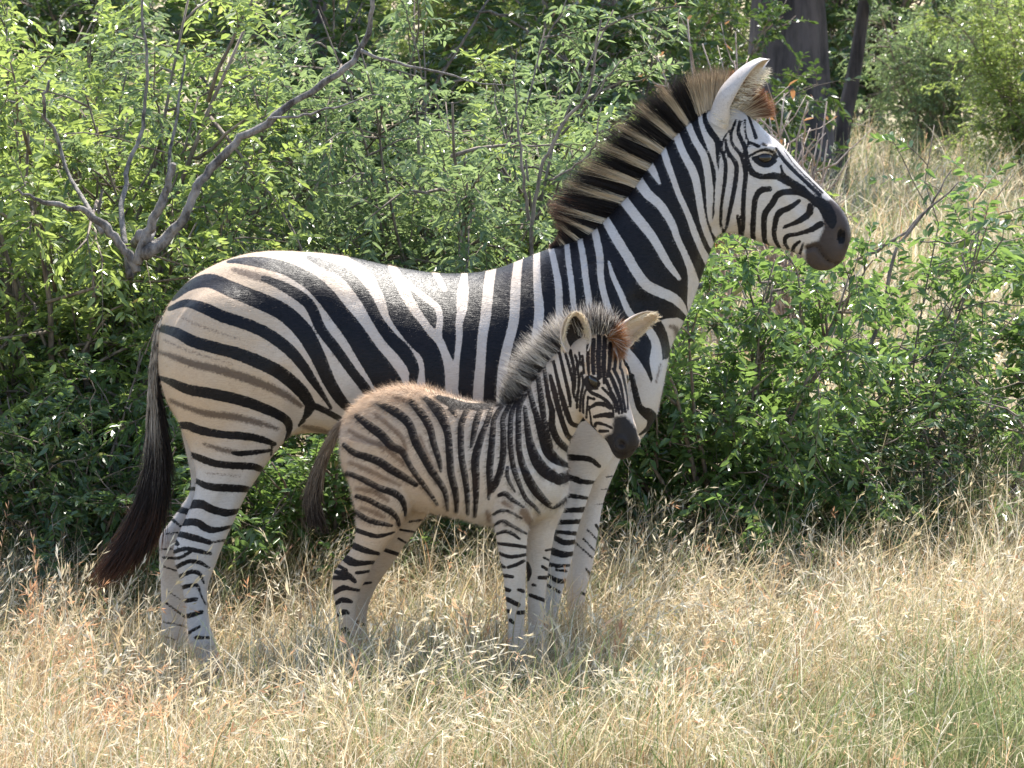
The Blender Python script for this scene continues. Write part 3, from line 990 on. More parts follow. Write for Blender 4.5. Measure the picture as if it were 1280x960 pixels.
# head: the mare's profile, smaller and rounder, turned towards the viewer
hf = np.array([.285, -.315, -.905]); hf /= np.linalg.norm(hf)
hr = np.cross(hf, Z); hr /= np.linalg.norm(hr)             # right side
hd = np.cross(hr, hf)                                      # dorsal
POLL = pf((751, 423))
KH = .0024 * .605


def hp(u, v, l=0.0):
    return POLL + hf * (u * KH) + hd * (v * KH) + hr * l


def uv(p):
    x, y = p[0] - 915, p[1] - 130
    return x * .671 + y * .741, x * .741 - y * .671


hs = []
for k, (a, b, w) in enumerate(HEAD_SECS):
    ua, va = uv(a)
    ub, vb = uv(b)
    bul = [14, 12, 13, 11, 6, 2, 0, 0, 0, 0, 0][k]
    hs.append((hp(ua, va + bul), hp(ub, vb * (.93 if k < 7 else .90)), w * [.70, .72, .72, .72, .70, .70, .68, .64, .62, .60, .62][k]))
fhead = loft(hs, hr, power=2.3)
fnh = leg([((434, 545), (512, 560), .06), ((436, 585), (516, 608), .062), ((441, 612), (514, 634), .057), ((446, 640), (504, 650), .049), ((446, 662), (494, 668), .04),
           ((440, 685), (480, 687), .034), ((425, 704), (466, 706), .03), ((416, 720), (459, 721), .028), ((417, 738), (450, 738), .025), ((420, 760), (445, 760), .021),
           ((424, 785), (444, 785), .02), ((426, 806), (447, 804), .023), ((432, 824), (453, 822), .02), ((436, 846), (462, 846), .026), ((433, 864), (468, 864), .031)],
          0, FR_, lambda p: pf(p, .065))
ffh = leg([((445, 560), (522, 580), .055), ((470, 612), (537, 630), .055), ((478, 640), (531, 646), .046), ((472, 668), (516, 668), .04), ((461, 685), (503, 685), .034),
           ((446, 705), (488, 708), .03), ((440, 722), (475, 726), .028), ((440, 742), (466, 742), .025), ((440, 762), (459, 762), .021), ((440, 785), (458, 785), .02),
           ((442, 803), (461, 801), .023), ((447, 820), (467, 818), .02), ((451, 838), (476, 838), .026), ((448, 853), (482, 853), .031)], 0, FR_, lambda p: pf(p, -.065))
fnf = leg([((616, 580), (684, 590), .058), ((617, 622), (674, 628), .052), ((619, 650), (661, 655), .043), ((622, 675), (658, 678), .036), ((626, 698), (657, 698), .033),
           ((630, 718), (656, 718), .033), ((632, 735), (656, 735), .032), ((634, 757), (656, 757), .026), ((636, 780), (655, 780), .021), ((636, 805), (657, 805), .025),
           ((640, 825), (660, 825), .021), ((638, 845), (666, 845), .027), ((635, 862), (670, 862), .032)], 0, FR_, lambda p: pf(p, .06))
fff = leg([((646, 590), (712, 600), .052), ((652, 632), (705, 634), .046), ((656, 660), (694, 660), .04), ((658, 685), (689, 685), .036), ((659, 707), (685, 707), .033),
           ((660, 733), (682, 733), .032), ((660, 753), (680, 753), .027), ((661, 775), (679, 775), .022), ((661, 798), (681, 798), .025), ((664, 818), (683, 818), .021),
           ((662, 838), (688, 838), .027), ((660, 853), (692, 853), .032)], 0, FR_, lambda p: pf(p, -.055))
fextra = []
EYEU, EYEV = uv((956, 197))
for sg in (-1, 1):
    fextra.append(ellipsoid(pf((480, 570), sg * .06), (FF_ * .085, FR_ * .06, Z * .11)))
    fextra.append(ellipsoid(pf((655, 590), sg * .055), (FF_ * .06, FR_ * .05, Z * .10)))
    fextra.append(ellipsoid(pf((690, 602), sg * .042), (FF_ * .035, FR_ * .045, Z * .07)))
    fextra.append(ellipsoid(hp(EYEU - 6, EYEV + 7, sg * .058), (hf * .026, hr * .014, hd * .012)))
    cu, cv = uv((922, 245))
    fextra.append(ellipsoid(hp(cu, cv, sg * .032), (hf * .045, hr * .030, hd * .05)))
    cu, cv = uv((1046, 297))
    fextra.append(ellipsoid(hp(cu, cv, sg * .026), (hf * .022, hr * .014, hd * .026)))
fparts = [ftorso, fneck, fhead, fnh, ffh, fnf, fff] + fextra
co, qd, no = fuse(fparts, 0.0042, 7)
fp_id = nearest_part(fparts[:7], co)
tocam = CP - co
tocam /= np.linalg.norm(tocam, axis=1)[:, None]
facing = (no * tocam).sum(1) > -0.05
m = co.copy()
lat_b = (co - FO) @ FR_
lat_h = (co - POLL) @ hr
ishead = fp_id == 2
mb = ~facing & ~ishead & (lat_b < 0) & np.isin(fp_id, (0, 1))
m[mb] -= 2 * lat_b[mb, None] * FR_
mh = ~facing & ishead & (lat_h < 0)
m[mh] -= 2 * lat_h[mh, None] * hr
px = project(m)
F_BODY = [
    [(446, 520, 6), (461, 532, 9), (477, 544, 10), (489, 557, 9), (503, 565, 8), (513, 583, 6), (525, 600, 6), (537, 616, 5), (547, 631, 3)],
    [(430, 556, 5), (443, 566, 7), (458, 571, 8), (474, 577, 9), (489, 587, 9), (505, 596, 8), (520, 606, 5)],
    [(434, 591, 5), (449, 597, 6), (461, 603, 7), (477, 611, 7), (492, 616, 8), (502, 624, 7), (506, 635, 5), (507, 644, 3)],
    [(446, 620, 5), (461, 625, 6), (474, 632, 6), (488, 639, 7), (496, 647, 5), (499, 656, 4)],
    [(444, 638, 4), (455, 647, 6), (467, 652, 6), (480, 655, 5), (490, 657, 3)], [(444, 662, 5), (458, 667, 5), (469, 670, 5), (480, 669, 4), (493, 665, 2)],
    [(436, 679, 6), (449, 685, 7), (460, 689, 6), (473, 692, 4)], [(429, 696, 7), (439, 702, 9), (449, 704, 6), (467, 703, 4)], [(446, 716, 4), (462, 714, 3)],
    [(414, 713, 3), (428, 717, 6), (436, 720, 7), (444, 727, 4)], [(414, 722, 4), (432, 722, 6)], [(423, 707, 4), (433, 713, 4)],
    [(416, 742, 4), (428, 735, 6), (438, 736, 4), (449, 738, 3)], [(417, 756, 3), (428, 750, 6), (439, 752, 4)], [(420, 770, 3), (430, 765, 6), (435, 766, 4)],
    [(424, 792, 4), (431, 787, 6), (437, 794, 4)],
    [(472, 504, 4), (489, 512, 9), (503, 521, 10), (513, 533, 9), (519, 551, 9), (528, 569, 8), (539, 588, 8), (549, 602, 7), (557, 617, 6), (560, 640, 3)],
    [(515, 503, 7), (530, 521, 9), (538, 537, 8), (542, 554, 7), (549, 576, 6), (551, 589, 3)],
    [(533, 499, 6), (547, 512, 12), (555, 527, 10), (560, 544, 8), (562, 569, 8), (564, 593, 8), (570, 618, 7), (571, 640, 4)],
    [(548, 497, 5), (565, 504, 10), (585, 508, 8), (605, 508, 7), (625, 504, 5)],
    [(585, 510, 6), (577, 529, 7), (576, 548, 7), (577, 572, 7), (581, 595, 7), (584, 618, 6), (585, 642, 4)], [(565, 510, 8), (570, 520, 4)],
    [(602, 508, 6), (595, 529, 7), (591, 548, 5), (588, 561, 2)], [(615, 508, 5), (607, 532, 6), (599, 554, 8), (594, 576, 9), (595, 600, 8), (595, 622, 6), (594, 645, 4)],
    [(628, 506, 5), (618, 523, 6), (616, 540, 7), (614, 564, 8), (612, 585, 8), (612, 605, 6), (611, 624, 3)], [(638, 504, 5), (629, 522, 6), (629, 540, 7), (629, 564, 8), (627, 582, 8), (621, 602, 8), (616, 614, 4)],
    [(648, 499, 5), (640, 514, 6), (638, 532, 7), (638, 556, 7), (641, 580, 7), (646, 597, 7), (652, 612, 6), (658, 624, 6), (668, 633, 5), (674, 640, 4), (677, 648, 2)],
    [(634, 584, 4), (635, 598, 5), (644, 615, 3)],
    [(656, 494, 6), (649, 509, 7), (648, 522, 7), (648, 540, 8), (649, 564, 8), (655, 586, 10), (664, 605, 12), (675, 620, 11), (690, 633, 7), (702, 628, 5), (719, 612, 5)],
    [(656, 509, 5), (659, 532, 8), (663, 556, 11), (671, 576, 15), (681, 589, 16), (693, 597, 14)], [(698, 600, 13), (707, 596, 14), (718, 590, 12)],
    [(660, 481, 6), (665, 501, 7), (671, 522, 8), (678, 548, 10), (685, 564, 14), (696, 575, 12), (711, 582, 6)], [(672, 468, 6), (676, 495, 8), (679, 517, 8), (681, 532, 7), (687, 558, 10)],
    [(680, 458, 5), (685, 493, 6), (690, 514, 8), (690, 532, 9), (696, 548, 9), (706, 559, 9), (715, 564, 5)],
    [(688, 470, 5), (693, 490, 7), (699, 514, 7), (706, 536, 7), (713, 548, 7), (728, 548, 5)], [(692, 452, 4), (698, 479, 5), (704, 501, 7), (710, 520, 7), (717, 531, 6), (736, 533, 5)],
    [(699, 440, 4), (708, 479, 5), (712, 498, 5), (713, 508, 3)], [(705, 436, 4), (715, 472, 4), (717, 491, 4), (719, 501, 2)], [(713, 438, 4), (719, 467, 3), (719, 487, 2)],
    # near foreleg
    [(624, 619, 5), (632, 617, 7), (640, 624, 6), (655, 634, 3)], [(617, 643, 3), (626, 638, 4), (638, 640, 4), (652, 648, 3)],
    [(617, 657, 3), (628, 651, 4), (638, 656, 5), (658, 667, 3)], [(619, 668, 3), (632, 664, 5), (642, 668, 5), (650, 674, 3)], [(620, 679, 3), (637, 681, 5), (659, 684, 4)],
    [(623, 691, 4), (638, 696, 5), (659, 693, 4)], [(635, 709, 4), (645, 706, 5), (655, 701, 4)], [(626, 706, 4), (631, 709, 4)], [(628, 719, 5), (641, 721, 4)],
    [(630, 736, 6), (637, 738, 5)], [(648, 737, 4), (654, 739, 5)], [(634, 749, 6), (648, 756, 6)], [(632, 763, 5), (636, 764, 5)], [(648, 766, 6), (659, 765, 5)], [(638, 775, 5), (642, 779, 4)],
]
F_FARLEG = [[(682, 688, 3), (692, 686, 3)], [(680, 697, 3), (686, 700, 3)], [(678, 708, 4), (684, 712, 4)], [(674, 722, 5), (684, 722, 5)], [(666, 731, 4), (670, 732, 3)], [(663, 744, 5), (682, 751, 5)],
            [(659, 704, 5), (661, 714, 8), (660, 724, 5)],
            [(512, 652, 3), (527, 650, 3)], [(500, 662, 3), (518, 665, 3)], [(498, 673, 3), (507, 678, 3)], [(480, 687, 5), (498, 693, 5)], [(452, 730, 4), (464, 728, 3)], [(442, 775, 3), (455, 781, 4)]]
F_HEAD = [
    [(721, 455, 3), (724, 476, 3.2), (722, 494, 3), (721, 510, 2.6)], [(727, 466, 2.6), (729, 480, 3), (726, 496, 3), (725, 514, 2.6)], [(732, 488, 2.6), (729, 500, 3), (729, 516, 2.6)], [(735, 495, 2), (734, 508, 2.6), (733, 522, 2.6)],
    [(733, 477, 9), (740, 479, 11), (746, 481, 7)], [(757, 548, 1.6), (764, 561, 1.8), (778, 567, 1.8), (793, 562, 1.6)],
    [(733, 485, 3), (741, 492, 4), (749, 495, 4), (759, 502, 4), (766, 511, 3), (767, 521, 2)], [(735, 497, 3), (743, 499, 3)], [(737, 510, 3), (746, 505, 5), (756, 506, 5), (763, 511, 3)],
    [(743, 521, 4), (753, 519, 5), (764, 519, 7)], [(736, 508, 2), (738, 520, 2), (740, 532, 3), (747, 543, 3)], [(744, 533, 3), (746, 529, 4), (756, 531, 3), (765, 535, 3)], [(750, 539, 4), (760, 539, 3)],
    [(753, 485, 3), (762, 494, 3), (767, 502, 3), (770, 515, 2)], [(756, 472, 4), (763, 488, 4), (770, 502, 4), (774, 517, 3)], [(762, 467, 4), (769, 483, 5), (775, 500, 4), (778, 516, 3)],
    [(767, 461, 4), (775, 479, 4), (779, 498, 3), (782, 515, 3)], [(777, 462, 3), (781, 480, 3), (784, 496, 2), (785, 512, 2)], [(784, 470, 2), (787, 490, 2)],
    [(728, 445, 3), (730, 466, 3)], [(735, 432, 4), (735, 452, 4), (736, 467, 3)], [(742, 425, 5), (741, 450, 5), (742, 467, 4)], [(749, 420, 5), (748, 449, 5.5), (749, 472, 5)], [(756, 422, 5), (755, 450, 5), (755, 479, 3)], [(763, 430, 5), (762, 455, 4.5), (760, 470, 4)], [(770, 438, 4), (769, 455, 4), (768, 464, 3)], [(776, 444, 3), (775, 460, 3)],
    [(730, 476, 2), (735, 471, 3), (744, 473, 3), (750, 480, 2)], [(732, 482, 2), (738, 486, 3), (747, 486, 2)],
    [(712, 440, 3), (716, 455, 3.2), (718, 472, 3), (717, 490, 2.4)], [(719, 444, 3), (723, 458, 3)], [(724, 441, 2.6), (726, 456, 2.6)],
]
F_BROWN = [[(437, 538, 4), (455, 548, 5), (475, 556, 5), (492, 568, 5), (505, 580, 4)], [(470, 518, 4), (488, 533, 5), (502, 546, 5), (508, 562, 4)], [(438, 578, 4), (460, 587, 5), (480, 597, 4), (500, 606, 3)],
           [(445, 610, 3), (465, 614, 5), (485, 625, 4)], [(452, 634, 3), (470, 641, 5), (480, 646, 4)], [(497, 497, 7), (515, 503, 7)], [(525, 545, 3), (535, 570, 3), (545, 590, 3)],
           [(630, 628, 5), (640, 634, 3)], [(655, 640, 10), (662, 652, 8)], [(610, 640, 5), (612, 650, 5)], [(692, 588, 3), (694, 594, 3)], [(757, 432, 7), (768, 440, 10), (765, 452, 7)]]
F_MUZ = [(767, 521), (781, 519), (789, 527), (797, 537), (800, 552), (799, 566), (790, 584), (772, 590), (758, 576), (757, 556), (756, 545), (765, 540), (766, 529)]
F_BODY = [[(a, b, w * (1.2 if a < 600 else 1.2 - .22 * min(1, (a - 600) / 40))) for a, b, w in s] for s in F_BODY]
F_HEAD = [[(a, b, w * 1.15) for a, b, w in s] for s in F_HEAD]
db = stroke_d(px, F_BODY)
dl = stroke_d(px, F_FARLEG)
dh = stroke_d(px, F_HEAD)
farleg = np.isin(fp_id, (4, 6)) & ((px[:, 1] > 640) | ((px[:, 0] < 560) & (px[:, 1] > 625)))
d = np.where(ishead, np.minimum(dh, np.where(px[:, 0] < 722, db, 16)), np.where(farleg, dl, np.where((px[:, 1] < 540) & (fp_id == 1), np.minimum(db, dh), db)))
br = np.where(ishead | farleg, 16, stroke_d(px, F_BROWN[:-1]) - 1.0)
br = np.where(ishead, stroke_d(px, F_BROWN[-1:]) + 1, br)
mz = np.where(ishead, poly_d(px, F_MUZ), 16)
hz = co[:, 2] - ground_h(co[:, 0], co[:, 1])
mz = np.minimum(mz, (hz - .04) / .0023)
belly = smooth(-.72, -.95, no[:, 2]) * (fp_id == 0)
d += belly * 7
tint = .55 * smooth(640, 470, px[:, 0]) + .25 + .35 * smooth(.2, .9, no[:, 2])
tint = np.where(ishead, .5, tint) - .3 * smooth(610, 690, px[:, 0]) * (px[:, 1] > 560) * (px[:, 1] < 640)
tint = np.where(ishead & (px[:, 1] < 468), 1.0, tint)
cu, cv = uv((1052, 296))
for sg in (-1, 1):
    c = hp(cu, cv, sg * .036)
    r = np.linalg.norm(co - c, axis=1)
    w = np.exp(-(r / .0115) ** 2)
    co -= hr * (sg * .016 * w)[:, None]
    d = np.where(w > .35, np.minimum(d, -6 * w), d)
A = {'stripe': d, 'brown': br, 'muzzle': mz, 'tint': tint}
nbody = len(co)
f_earhair = []
EARS = [((720, 443), (721, 390), .03, (0.18, -1.0, 0.05), .043, 1.6), ((771, 429), (823, 393), -.03, (0.25, -.75, -.62), .040, 1.6)]
for (bp, tp_, lt, opn, rm, spr) in EARS:
    yb = hp(8, 0, lt * 1.3)[1]
    b = at(bp[0], bp[1], yb)
    t = at(tp_[0], tp_[1], yb - .015 * (1 if lt > 0 else -.5))
    ev, ef, inner, o_, s_, ax_, L_ = ear_shell(b, t, opn, rm, spread=spr, thick=.004, taper=.42 if lt > 0 else .55)
    ne = len(ev)
    tt = np.clip(((ev - b) @ ax_) / L_, 0, 1)
    cen = np.linalg.norm((ev - b) - np.outer((ev - b) @ ax_, ax_) + o_ * rm * .9, axis=1)
    dark = (inner > 0) & (lt > 0)
    eA = {'stripe': np.where(dark, (cen - rm * .62) / .0023 * .6 + np.abs(tt - .5) * 12 - 1, 10.0), 'brown': np.full(ne, 16.), 'muzzle': np.full(ne, 16.), 'tint': np.full(ne, .45)}
    co, qd, no, A = add_mesh(co, qd, no, A, ev, ef, eA)
    k = 900
    tq = RNG.uniform(.03, .97, k)
    ph = RNG.choice([-1, 1], k) * RNG.uniform(spr * .55, spr * .98, k)
    r = rm * np.sqrt(np.maximum(1 - tq ** 2, .03))
    root = b + ax_ * (L_ * tq)[:, None] + (-o_ * np.cos(ph)[:, None] + s_ * np.sin(ph)[:, None]) * r[:, None] * .97
    dr = o_ * .5 + ax_ * .5 - (s_ * np.sin(ph)[:, None]) * .35 + RNG.normal(size=(k, 3)) * .35
    dr /= np.linalg.norm(dr, axis=1)[:, None]
    cr = np.array([.76, .66, .50]) * RNG.uniform(.8, 1.1, (k, 1))
    f_earhair.append(strands(root, dr, RNG.uniform(.008, .018, k), np.full(k, .001), cr, cr, np.zeros((k, 3)), 2))
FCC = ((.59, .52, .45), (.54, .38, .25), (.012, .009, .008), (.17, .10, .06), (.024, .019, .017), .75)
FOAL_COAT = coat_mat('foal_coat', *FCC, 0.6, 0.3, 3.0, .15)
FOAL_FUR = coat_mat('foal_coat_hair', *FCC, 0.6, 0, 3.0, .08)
gx, gy = pf((560, 600))[:2]
foal = empty('zebra_foal', (float(gx), float(gy), float(ground_h(gx, gy))))
tag(foal, 'fluffy striped zebra foal standing in front of the adult, face turned forward', 'zebra')
OFF = np.array(foal.location)
obj('body', mesh_np('foal_body', co - OFF, qd, FOAL_COAT, A, True), foal)
nb = np.concatenate([np.where(ishead, .55, 1.0), np.zeros(len(co) - nbody)])


def f_flow(p):
    f = np.tile(-FF_ * .75 + np.array([0, 0, -.6]), (len(p), 1))
    h = np.linalg.norm(p - (POLL + hf * .17), axis=1) < .21
    f[h] = -hf * .9 - np.array([0, 0, .1])
    return f


def f_len(p, n):
    back = smooth(.25, .9, n[:, 2]) * smooth(at(560, 600, -.5)[2], at(560, 540, -.5)[2], p[:, 2])
    rump = smooth(at(600, 500, -.5)[0], at(480, 500, -.4)[0], p[:, 0])
    h = np.linalg.norm(p - (POLL + hf * .17), axis=1) < .20
    return np.where(h | (p[:, 2] < at(560, 655, -.5)[2]), .0075, .0155 + .018 * back * (.35 + .65 * rump))


FV, FT, FA = fur(co, qd, no, A, 150000, f_len, .0005, f_flow, .40, nb)
obj('coat_hair', mesh_np('foal_coat_hair', FV - OFF, FT, FOAL_FUR, FA), foal)
for sg in (-1, 1):
    eye_parts(foal, hp(EYEU + 3, EYEV - 1, sg * .0565), hr * sg + hd * .35 + hf * .1, np.cross(hr * sg, hf) * sg, .0205, OFF)
# short woolly mane
FC = catmull(np.array([(628, 503, -.35, -.9, 12), (642, 500, -.5, -.85, 24), (655, 488, -.72, -.68, 32), (667, 472, -.8, -.6, 37), (680, 455, -.78, -.62, 38), (694, 440, -.7, -.7, 36),
                       (708, 428, -.55, -.8, 34), (722, 420, -.3, -.95, 34), (736, 414, -.05, -1, 32), (750, 412, .15, -.98, 30), (760, 418, .3, -.6, 24), (766, 428, .3, .3, 22), (767, 438, .2, .8, 18)]), 8)
n = 15000
s = RNG.random(n) * (len(FC) - 1.001)
i0 = s.astype(int)
f_ = (s - i0)[:, None]
c5 = FC[i0] * (1 - f_) + FC[i0 + 1] * f_
dn = c5[:, 2:4] / np.linalg.norm(c5[:, 2:4], axis=1)[:, None]
rp = c5[:, :2] - dn * RNG.uniform(0, 5, (n, 1)) + RNG.normal(size=(n, 2))
wl = np.clip(RNG.normal(size=n) * .010, -.02, .02)
root = np.array([pf(p) for p in rp])
r2 = np.array([pf((p[0] + q[0] * 20, p[1] + q[1] * 20)) for p, q in zip(rp, dn)])
td = r2 - root
td /= np.linalg.norm(td, axis=1)[:, None]
root += FR_ * wl[:, None]
td += FR_ * (wl * 9)[:, None] + RNG.normal(size=(n, 3)) * .16
fr2 = s / (len(FC) - 1)
td += (fr2 > .8)[:, None] * np.array([.1, -.35, 0])
root += (fr2 > .78)[:, None] * (hd * .012)
td /= np.linalg.norm(td, axis=1)[:, None]
ln = c5[:, 4] * .0023 * RNG.uniform(.45, 1.1, n)
sp = c5[:, :2] - dn * 6
isb = stroke_d(sp, F_BODY) < 0.5
cr = np.array([.70, .64, .57]) * RNG.uniform(.75, 1.1, (n, 1))
dk = np.array([.030, .024, .022]) * RNG.uniform(.7, 1.7, (n, 1))
topk = fr2 > .55
colr = np.where(isb[:, None], dk, cr)
mixd = (RNG.random(n) < np.where(topk, .62, .22))[:, None]
colr = np.where(mixd, dk * 1.4, colr)
colt = np.where(isb[:, None] & (RNG.random((n, 1)) < .5), dk, cr * .9)
colt = np.where(mixd & topk[:, None], dk * 2, colt)
org = (fr2 > .84)[:, None] & (RNG.random((n, 1)) < .75)
ocol = np.array([.36, .15, .055]) * RNG.uniform(.6, 1.2, (n, 1))
colr = np.where(org, ocol * .7, colr)
colt = np.where(org, ocol, colt)
mv = strands(root, td, ln, RNG.uniform(.0009, .0016, n), colr, colt, RNG.normal(size=(n, 3)) * .16, 3)
obj('mane', mesh_np('foal_mane', mv[0] - OFF, mv[1], HAIR, {'hcol': mv[2]}), foal)
ev = joined([(v, f, []) for v, f, c in f_earhair])
obj('ear_hair', mesh_np('foal_ear_hair', ev[0] - OFF, ev[1], HAIR, {'hcol': np.concatenate([c for v, f, c in f_earhair])}), foal)
# tail
TL = catmull(np.array([(438, 522, 14), (428, 530, 17), (415, 548, 19), (404, 572, 20), (394, 600, 23), (389, 626, 26), (394, 648, 24), (402, 668, 14)]), 6)
tp = np.array([pf(p[:2]) for p in TL])
tw = TL[:, 2] * .0023
kd_ = int(len(tp) * .6)
dock = tube(tp[:kd_], np.minimum(tw[:kd_] * .36, .013) * np.linspace(1, .4, kd_), 10)
dcol = np.tile(np.array([[.24, .17, .12]]), (len(dock[0]), 1))
n = 5200
q = RNG.random(n) * .82
ii = q * (len(tp) - 1)
i0 = ii.astype(int)
c = tp[i0]
ang = RNG.random(n) * 2 * math.pi
rr = np.sqrt(RNG.random(n))
rad = FF_ * (np.cos(ang) * rr * tw[i0] * .42)[:, None] + FR_ * (np.sin(ang) * rr * tw[i0] * .3)[:, None]
jn = np.minimum(i0 + RNG.integers(5, 10, n), len(tp) - 1)
e = tp[jn] + rad * RNG.uniform(.9, 1.5, (n, 1)) + RNG.normal(size=(n, 3)) * .006
dv = e - c - rad
ln = np.linalg.norm(dv, axis=1)
dv /= ln[:, None]
ln = np.where(q < .45, np.minimum(ln, .04), ln)
g = np.array([[.42, .32, .23]]) * RNG.uniform(.5, 1.15, (n, 1))
dk = np.array([[.035, .024, .019]]) * RNG.uniform(.6, 1.8, (n, 1))
w = np.clip((q[:, None] - .35 + RNG.normal(size=(n, 1)) * .15) / .35, 0, 1)
cl = g * (1 - w) + dk * w
tv = strands(c + rad, dv, ln, RNG.uniform(.0011, .0018, n), cl, cl * .9, RNG.normal(size=(n, 3)) * .08, 3)
tm = joined([dock, (tv[0], tv[1], [])])
obj('tail', mesh_np('foal_tail', tm[0] - OFF, [tm[1], tm[2]], HAIR, {'hcol': np.concatenate([dcol, tv[2]])}), foal)
# ================================================================ ground
GRD, nt, out_ = new_mat('dry_ground')
tc = N(nt, 'ShaderNodeTexCoord').outputs['Object']
g1 = noise(nt, tc, 0.35, 4, 0.6)
g2 = noise(nt, tc, 14, 5, 0.7)
c = mixc(nt, sstep(nt, g2, .3, .7), (.16, .12, .075), (.36, .29, .18))
c = mixc(nt, val(nt, sstep(nt, g1, .42, .66), 'MULTIPLY', .55), c, (.17, .19, .075))
p = N(nt, 'ShaderNodeBsdfPrincipled')
L(nt, c, p.inputs['Base Color'])
p.inputs['Roughness'].default_value = .95
bn = N(nt, 'ShaderNodeBump')
bn.inputs['Strength'].default_value = .7
bn.inputs['Distance'].default_value = .05
L(nt, g2, bn.inputs['Height'])
L(nt, bn.outputs[0], p.inputs['Normal'])
L(nt, p.outputs[0], out_.inputs[0])


def axis(lo, a, b, hi, step, far):
    mid = np.arange(a, b + step / 2, step)
    k = np.arange(1, far + 1) / far
    return np.concatenate([(a - (a - lo) * k ** 2.2)[::-1], mid, b + (hi - b) * k ** 2.2])


xs = axis(-900, -6, 6, 900, .2, 22)
ys = axis(-60, -4, 10, 1500, .2, 26)
GX, GY = np.meshgrid(xs, ys)
GV = np.stack([GX.ravel(), GY.ravel(), ground_h(GX, GY).ravel()], 1)
nx = len(xs)
gi = (np.arange(len(ys) - 1)[:, None] * nx + np.arange(nx - 1)[None]).ravel()
ground = obj('ground', mesh_np('ground', GV, np.stack([gi, gi + 1, gi + nx + 1, gi + nx], 1), GRD, None, True))
tag(ground, kind='structure')


# ================================================================ grass
def blades(base, length, lean_az, lean, width, col, curl, seg=4):
    """curved tapered blades; lean = how far the tip bows over"""
    n = len(base)
    az = np.stack([np.cos(lean_az), np.sin(lean_az), np.zeros(n)], 1)
    sd_ = RNG.random(n) * 2 * math.pi
    side = np.stack([np.cos(sd_), np.sin(sd_), np.zeros(n)], 1)
    V, C = [], []
    cen = []
    for k in range(seg + 1):
        t = k / seg
        a = lean * t ** 1.1 + curl * t * t * .5
        # integrate roughly: position along a bending stem
        h = length * t * np.cos(a * .62)
        r = length * t * np.sin(a * .62)
        c = base + az * r[:, None] + np.array([0, 0, 1.0]) * h[:, None]
        cen.append(c)
        w = (width * (1 - .85 * t ** 1.6) * .5)[:, None]
        V += [c - side * w, c + side * w]
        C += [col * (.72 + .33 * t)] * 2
    V = np.stack(V, 1).reshape(-1, 3)
    C = np.clip(np.stack(C, 1).reshape(-1, 3), 0, 1)
    b = (np.arange(n) * 2 * (seg + 1))[:, None]
    F = np.concatenate([b + np.array([[2 * k, 2 * k + 1, 2 * k + 3, 2 * k + 2]]) for k in range(seg)])
    return V, F, C, cen


def spikelets(cen, col, per, spread, size, frac=.35):
    """seed heads: little pointed scales along the top of each stem"""
    a, b = cen[-2], cen[-1]
    n = len(a)
    V, C = [], []
    for k in range(per):
        t = (1 - frac * 2.2 * RNG.random((n, 1)))
        p = a + (b - a) * t
        d = (b - a) / (np.linalg.norm(b - a, axis=1)[:, None] + 1e-6) + RNG.normal(size=(n, 3)) * spread
        d /= np.linalg.norm(d, axis=1)[:, None]
        s_ = np.cross(d, RNG.normal(size=(n, 3)))
        s_ /= np.linalg.norm(s_, axis=1)[:, None] + 1e-9
        ln = (size * RNG.uniform(.6, 1.3, n))[:, None]
        V.append(np.stack([p, p + d * ln * .5 - s_ * ln * .085, p + d * ln, p + d * ln * .5 + s_ * ln * .085], 1))
        C.append(np.repeat((col * RNG.uniform(.8, 1.15, (n, 1)))[:, None], 4, 1))
    V = np.concatenate(V).reshape(-1, 3)
    C = np.clip(np.concatenate(C).reshape(-1, 3), 0, 1)
    return V, np.arange(len(V)).reshape(-1, 4), C


STRAW = np.array([[.60, .48, .28], [.68, .57, .37], [.50, .38, .21], [.74, .67, .52], [.38, .28, .16], [.70, .62, .46]])
GREENS = np.array([[.20, .25, .09], [.28, .31, .13], [.36, .37, .18], [.14, .20, .07]])
REDS = np.array([[.62, .34, .19], [.70, .45, .27], [.62, .47, .28]])
GRASSM = hair_mat('grass_blade', .5, .38)


def pick(tab, n):
    return tab[RNG.integers(0, len(tab), n)] * RNG.uniform(.8, 1.15, (n, 1))


def patch(n, x0, x1, y0, y1, thin=None):
    p = np.stack([RNG.uniform(x0, x1, n), RNG.uniform(y0, y1, n)], 1)
    # clumping
    cl = np.sin(p[:, 0] * 9.1 + 3 * np.sin(p[:, 1] * 5)) * np.sin(p[:, 1] * 8.3 + 2 * np.sin(p[:, 0] * 6.7))
    cl = cl + .6 * np.sin(p[:, 0] * 23 + 5 * np.sin(p[:, 1] * 17)) * np.sin(p[:, 1] * 19 + 4 * np.sin(p[:, 0] * 13))
    keep = RNG.random(n) < np.clip(.50 + .55 * cl, .10, 1)
    if thin is not None: keep &= RNG.random(n) < thin(p)
    p = p[keep]
    return np.concatenate([p, ground_h(p[:, 0], p[:, 1])[:, None]], 1)


def hgt(b):
    """trampled short under the animals' feet, taller towards the bushes and in the open"""
    x, y = b[:, 0], b[:, 1]
    k = .88 + .40 * smooth(.35, 1.6, y) + .12 * np.sin(3.1 * x + 1) * np.sin(2.3 * y)
    k *= 1 + .20 * smooth(.6, 1.2, x)
    k *= 1 - .42 * np.exp(-((x + .86) / .22) ** 2 - ((y + .25) / .5) ** 2)
    k *= 1 + .22 * np.exp(-((x - .06) / .25) ** 2 - ((y + .65) / .3) ** 2)
    return k


def green_frac(b):
    x, y = b[:, 0], b[:, 1]
    g = .18 + .30 * smooth(.7, 1.3, x) * smooth(-.6, -1.1, y) + .25 * smooth(-.6, -1.4, y) * smooth(-.9, .2, x) + .25 * smooth(.7, 1.6, y)
    return g * (.7 + .6 * (np.sin(x * 3.3 + 1) * np.sin(y * 4.1) > 0))


